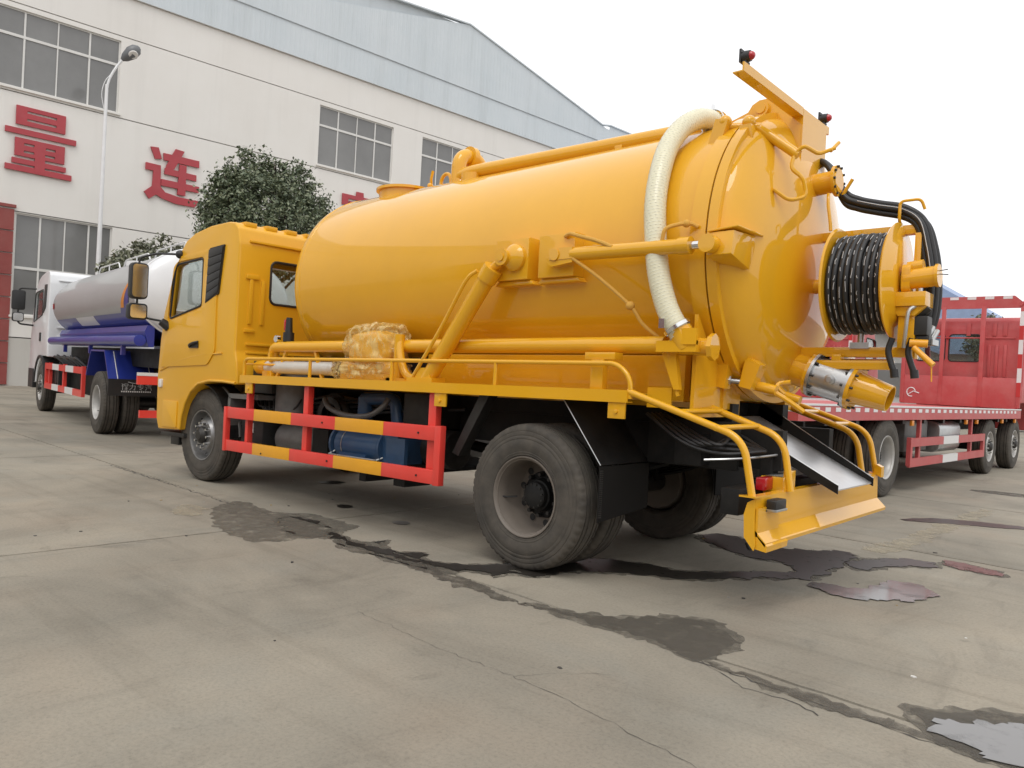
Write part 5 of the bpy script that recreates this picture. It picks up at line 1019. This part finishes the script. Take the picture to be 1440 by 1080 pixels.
for s in (-1, 1):
    gd = P_('side_guard', 'red_paint', lambda b: b.box(-5.02,-4.935,s*1.16-.03,s*1.16+.03,.56,1.12), sm=0)
    for x0, x1, yy in ((-1.285,-1.19,1.16),(-3.2,-3.08,1.13),(-4.75,-4.65,1.13)): P_('upright', 'red_paint', lambda b: b.box(x0,x1,s*yy-.03,s*yy+.03,.56,1.13), gd, sm=0)
    ed = [-4.94,-4.15,-3.45,-2.75,-2.0,-1.28]
    for z0 in (.99,.56):
        for k in range(5): P_('rail_section', 'tape_white' if k % 2 else 'red_paint', lambda b: b.box(ed[k],ed[k+1],s*1.17-.02+s*.002*(k % 2),s*1.17+.02+s*.002*(k % 2),z0,z0+.125), gd, sm=0)
    P_('rear_fender', 'blue_paint', lambda b: (b.prism([(.46,1.43),(.49,1.43),(.86,.98),(.82,.97)], 'y', s*.40, s*1.2), b.prism([(-.5,1.42),(.49,1.42),(.49,1.45),(-.5,1.45)], 'y', s*.40, s*1.2), b.prism([(-.5,1.45),(-.82,.98),(-.86,.99),(-.53,1.45)], 'y', s*.40, s*1.2)), sm=0)
    P_('fender_bead', 'tape_white', lambda b: [b.tube([(.492,s*y,1.432),(.862,s*y,.982)], .008, 6) for y in (1.06,.55)])
    fl = P_('mud_flap', 'plastic_black', lambda b: b.box(.84,.855,s*.36 if s > 0 else -1.2, s*1.2 if s > 0 else -.36,.70,.98), sm=0)
    if s < 0:
        GL = {'c': [(0,1,.4,.9),(.2,1,.2,0),(0,.65,.4,.65),(.5,1,1,1),(.5,.7,1,.7),(.5,1,.5,.7),(1,1,1,.7),(.5,.5,1,.5),(.5,.25,1,.25),(.45,0,1,0),(.75,.5,.75,0)],
              'l': [(0,.7,.9,.7),(.9,.7,.8,0),(.8,0,.6,.1),(.45,1,.4,.4),(.4,.4,0,0)],
              'z': [(.1,.85,.9,.85),(0,.6,1,.6),(.5,1,.35,.4),(.35,.4,.85,.4),(.85,.4,.4,.1),(.3,.2,.7,0)],
              'q': [(0,.9,.15,.8),(0,.6,.15,.5),(0,0,.2,.35),(.4,1,.3,.75),(.35,.85,1,.85),(.4,.65,.9,.65),(.3,.45,.85,.45),(.85,.45,.9,.05),(.9,.05,1,.15)]}
        def txt(b):
            for i, c in enumerate('clzq'):
                for x0, z0, x1, z1 in GL[c]:
                    y = -1.0+i*.125; b.bar((.8575,y+x0*.1,.80+z0*.10),(.8575,y+x1*.1,.80+z1*.10),.004,.011,(1,0,0))
            for k in range(14): b.box(.8555,.858,-1.0+k*.034,-1.0+k*.034+.02,.762,.785)
            b.tube(spline([(.857,-.90,.935),(.857,-.8,.915),(.857,-.68,.945)],5), .004, 4)
        P_('flap_lettering', 'tape_white', txt, fl, sm=0)
P_('rear_bumper', 'red_paint', lambda b: (b.box(2.35,2.42,-1.15,1.15,.95,1.08), b.box(2.35,2.42,-1.1,1.1,.45,.56), b.box(2.3,2.36,-.6,-.5,.45,1.1), b.box(2.3,2.36,.5,.6,.45,1.1)), sm=0)
P_('bumper_tape', 'tape_white', lambda b: b.box(2.36,2.424,-1.15,1.15,1.082,1.13), sm=0)
P_('top_rail', 'pole_white', lambda b: [b.tube(fillet([(-3.9+k*2.1,-.45,3.0),(-3.7+k*2.1,-.45,3.22),(-2.1+k*2.1,-.45,3.22),(-1.95+k*2.1,-.45,3.0)],.1), .013, 8) for k in range(3)]+[b.cyl((-2.9+k*2.1,-.45,3.0),(-2.9+k*2.1,-.45,3.22),.011) for k in range(3)], wtank)
P_('manhole', 'tape_white', lambda b: [b.lathe([(0,.3),(.2,.3),(.22,0)], (x,0,3.08), (0,0,1), 24) for x in (-2.2,1.5)], wtank)

# ------------------------------------------------------------------ red flatbed trucks
RT = thing('flatbed_truck', 'red flatbed truck with framed headboard and checkered reflective tape along its bed', 'truck', (-.739, 5.95, 0), math.radians(-92.6), 'red flatbed trucks')
HX = -8.0
R_ = lambda name, m, fn, parent=RT, **k: part(name, m, fn, parent, **k)
bed = R_('bed', 'pink_red', lambda b: (b.box(HX,2.9,-1.18,1.18,1.06,1.225), b.box(HX,2.9,1.18,1.21,1.05,1.22), b.box(HX,2.9,-1.21,-1.18,1.05,1.22), b.box(2.9,2.95,-1.21,1.21,1.0,1.23)), sm=0)
R_('bed_edge', 'tape_white', lambda b: (b.box(HX,2.9,1.17,1.215,1.222,1.245), b.box(HX,2.9,-1.215,-1.17,1.222,1.245)), bed, sm=0)
for k in range(34): R_('tape_square', 'tape_white', lambda b: b.box(2.7-k*.31,2.7-k*.31+.15,1.2105,1.214,1.155,1.205), bed, sm=0)
R_('tape_square', 'tape_white', lambda b: [b.box(2.9505,2.953,-1.1+k*.3,-1.1+k*.3+.15,1.15,1.2) for k in range(8)], bed, sm=0)
hb = R_('headboard', 'pink_red', lambda b: (b.box(HX-.05,HX,-1.18,1.14,1.24,1.89),), bevel=.01)
for y, w_ in ((-1.15,.08),(-.36,.08),(.42,.09),(1.14,.08)): R_('headboard_post', 'pink_red', lambda b: b.box(HX-.045,HX+.012,y-w_/2,y+w_/2,1.26,3.42), hb, bevel=.006)
R_('top_panel', 'pink_red', lambda b: b.prism([(-1.18,3.38),(1.18,3.38),(1.18,3.46),(.98,3.64),(-.98,3.64),(-1.18,3.46)], 'x', HX-.05, HX+.004), hb, sm=0)
for k in range(6): R_('top_tape', 'tape_white', lambda b: b.box(HX+.005,HX+.010,-.93+k*.34,-.93+k*.34+.17,3.575,3.635), hb, sm=0)
for k in range(6): R_('side_tape', 'tape_white' if k % 2 else 'tape_red', lambda b: b.box(HX+.013,HX+.017,1.10,1.18,1.5+k*.3,1.8+k*.3), hb, sm=0)
R_('rail_hook', 'pink_red', lambda b: b.cyl((HX,1.10,3.42),(HX,1.24,3.60),.03), hb)
R_('panel_emblem', 'tape_white', lambda b: (b.tube([(HX+.004,-.95+.09*math.cos(a),1.50+.10*math.sin(a)) for a in [.3+.25*k for k in range(20)]], .012, 4), b.tube([(HX+.004,-1.0,1.45),(HX+.004,-.9,1.52),(HX+.004,-.78,1.48)], .012, 4)), hb)
fxr = lambda x: HX-.22+(x+4.10); fzr = lambda z: .75+(z-.62)*1.06
rc = make_cab(RT, 'pink_red', [(-.95,-.36,2.02,2.58),(-.28,.34,2.02,2.58)], fxr, fzr)
R_('cab_rib', 'pink_red', lambda b: [b.box(fxr(-4.10)-.01,fxr(-4.10)+.03,y-.03,y+.03,1.9,2.6) for y in (.52,.66,.82)]+[b.box(fxr(-4.10)-.01,fxr(-4.10)+.025,-1.0,1.0,2.74,2.77)]+[b.box(fxr(-4.10)-.01,fxr(-4.10)+.03,y-.04,y+.04,2.8,3.08) for y in (-.5,.1,.6,.8)], rc, bevel=.01)
f = MB()
for s in (-1, 1): f.box(-9.8, 2.7, s*.43-.04, s*.43+.04, .78, 1.05)
f.box(-5.0,-.9,-.75,.75,.6,1.04); f.build('chassis_frame', 'black_steel', RT, sm=0)
R_('fuel_tank', 'galv', lambda b: b.prism(rrect(.6,1.1,.5,1.0,.12), 'x', -3.9,-2.7), bevel=.01)
R_('tool_box', 'grey_casting', lambda b: b.box(-2.4,-1.3,.5,1.0,.55,1.02), bevel=.02)
for x in (-7.3,-6.6,-4.9,-3.9,-2.9,-1.9,-.9,.9,1.9,2.7): R_('crossmember', 'dark_metal', lambda b: b.box(x-.05,x+.05,-1.1,1.1,.98,1.055), sm=0)
for x in (-4.6,-3.9,-6.5,-7.6,-1.0):
    R_('side_lamp', 'orange_decal', lambda b: b.box(x-.05,x+.05,1.16,1.20,.96,1.04), bevel=.01)
for x in (0,-5.77,-7.85): R_('axle', 'dark_metal', lambda b: b.cyl((x,-.9,.52),(x,.9,.52),.09))
for s in (-1, 1):
    wheel(RT,0,s*1.06,s,'dual',.54,'rim_light'); wheel(RT,0,s*.74,s,'inner',.54); wheel(RT,-5.77,s*1.03,s,'steer',.52,'rim_light'); wheel(RT,-7.85,s*1.03,s,'steer',.52,'rim_light')
    gd = R_('side_guard', 'pink_red', lambda b: b.box(-1.0,-.915,s*1.18-.03,s*1.18+.03,.38,.79), sm=0)
    for x0, x1, yy, zz in ((-5.15,-5.045,1.18,.78),(-1.5,-1.42,1.145,1.06),(-4.4,-4.32,1.145,1.06)): R_('upright', 'pink_red', lambda b: b.box(x0,x1,s*yy-.025,s*yy+.025,.36,zz), gd, sm=0)
    ed = [-.92,-2.55,-3.4,-5.05]
    for z0 in (.655,.36):
        for k in range(3): R_('rail_section', 'tape_white' if k == 1 else 'pink_red', lambda b: b.box(ed[k+1],ed[k],s*1.185-.02+s*.002*(k % 2),s*1.185+.02+s*.002*(k % 2),z0,z0+.125), gd, sm=0)
R2 = copy_tree(RT); R2.location = (-4.4, 6.6, 0); R2['label'] = 'second red flatbed truck farther off, glimpsed beneath the hose reel'
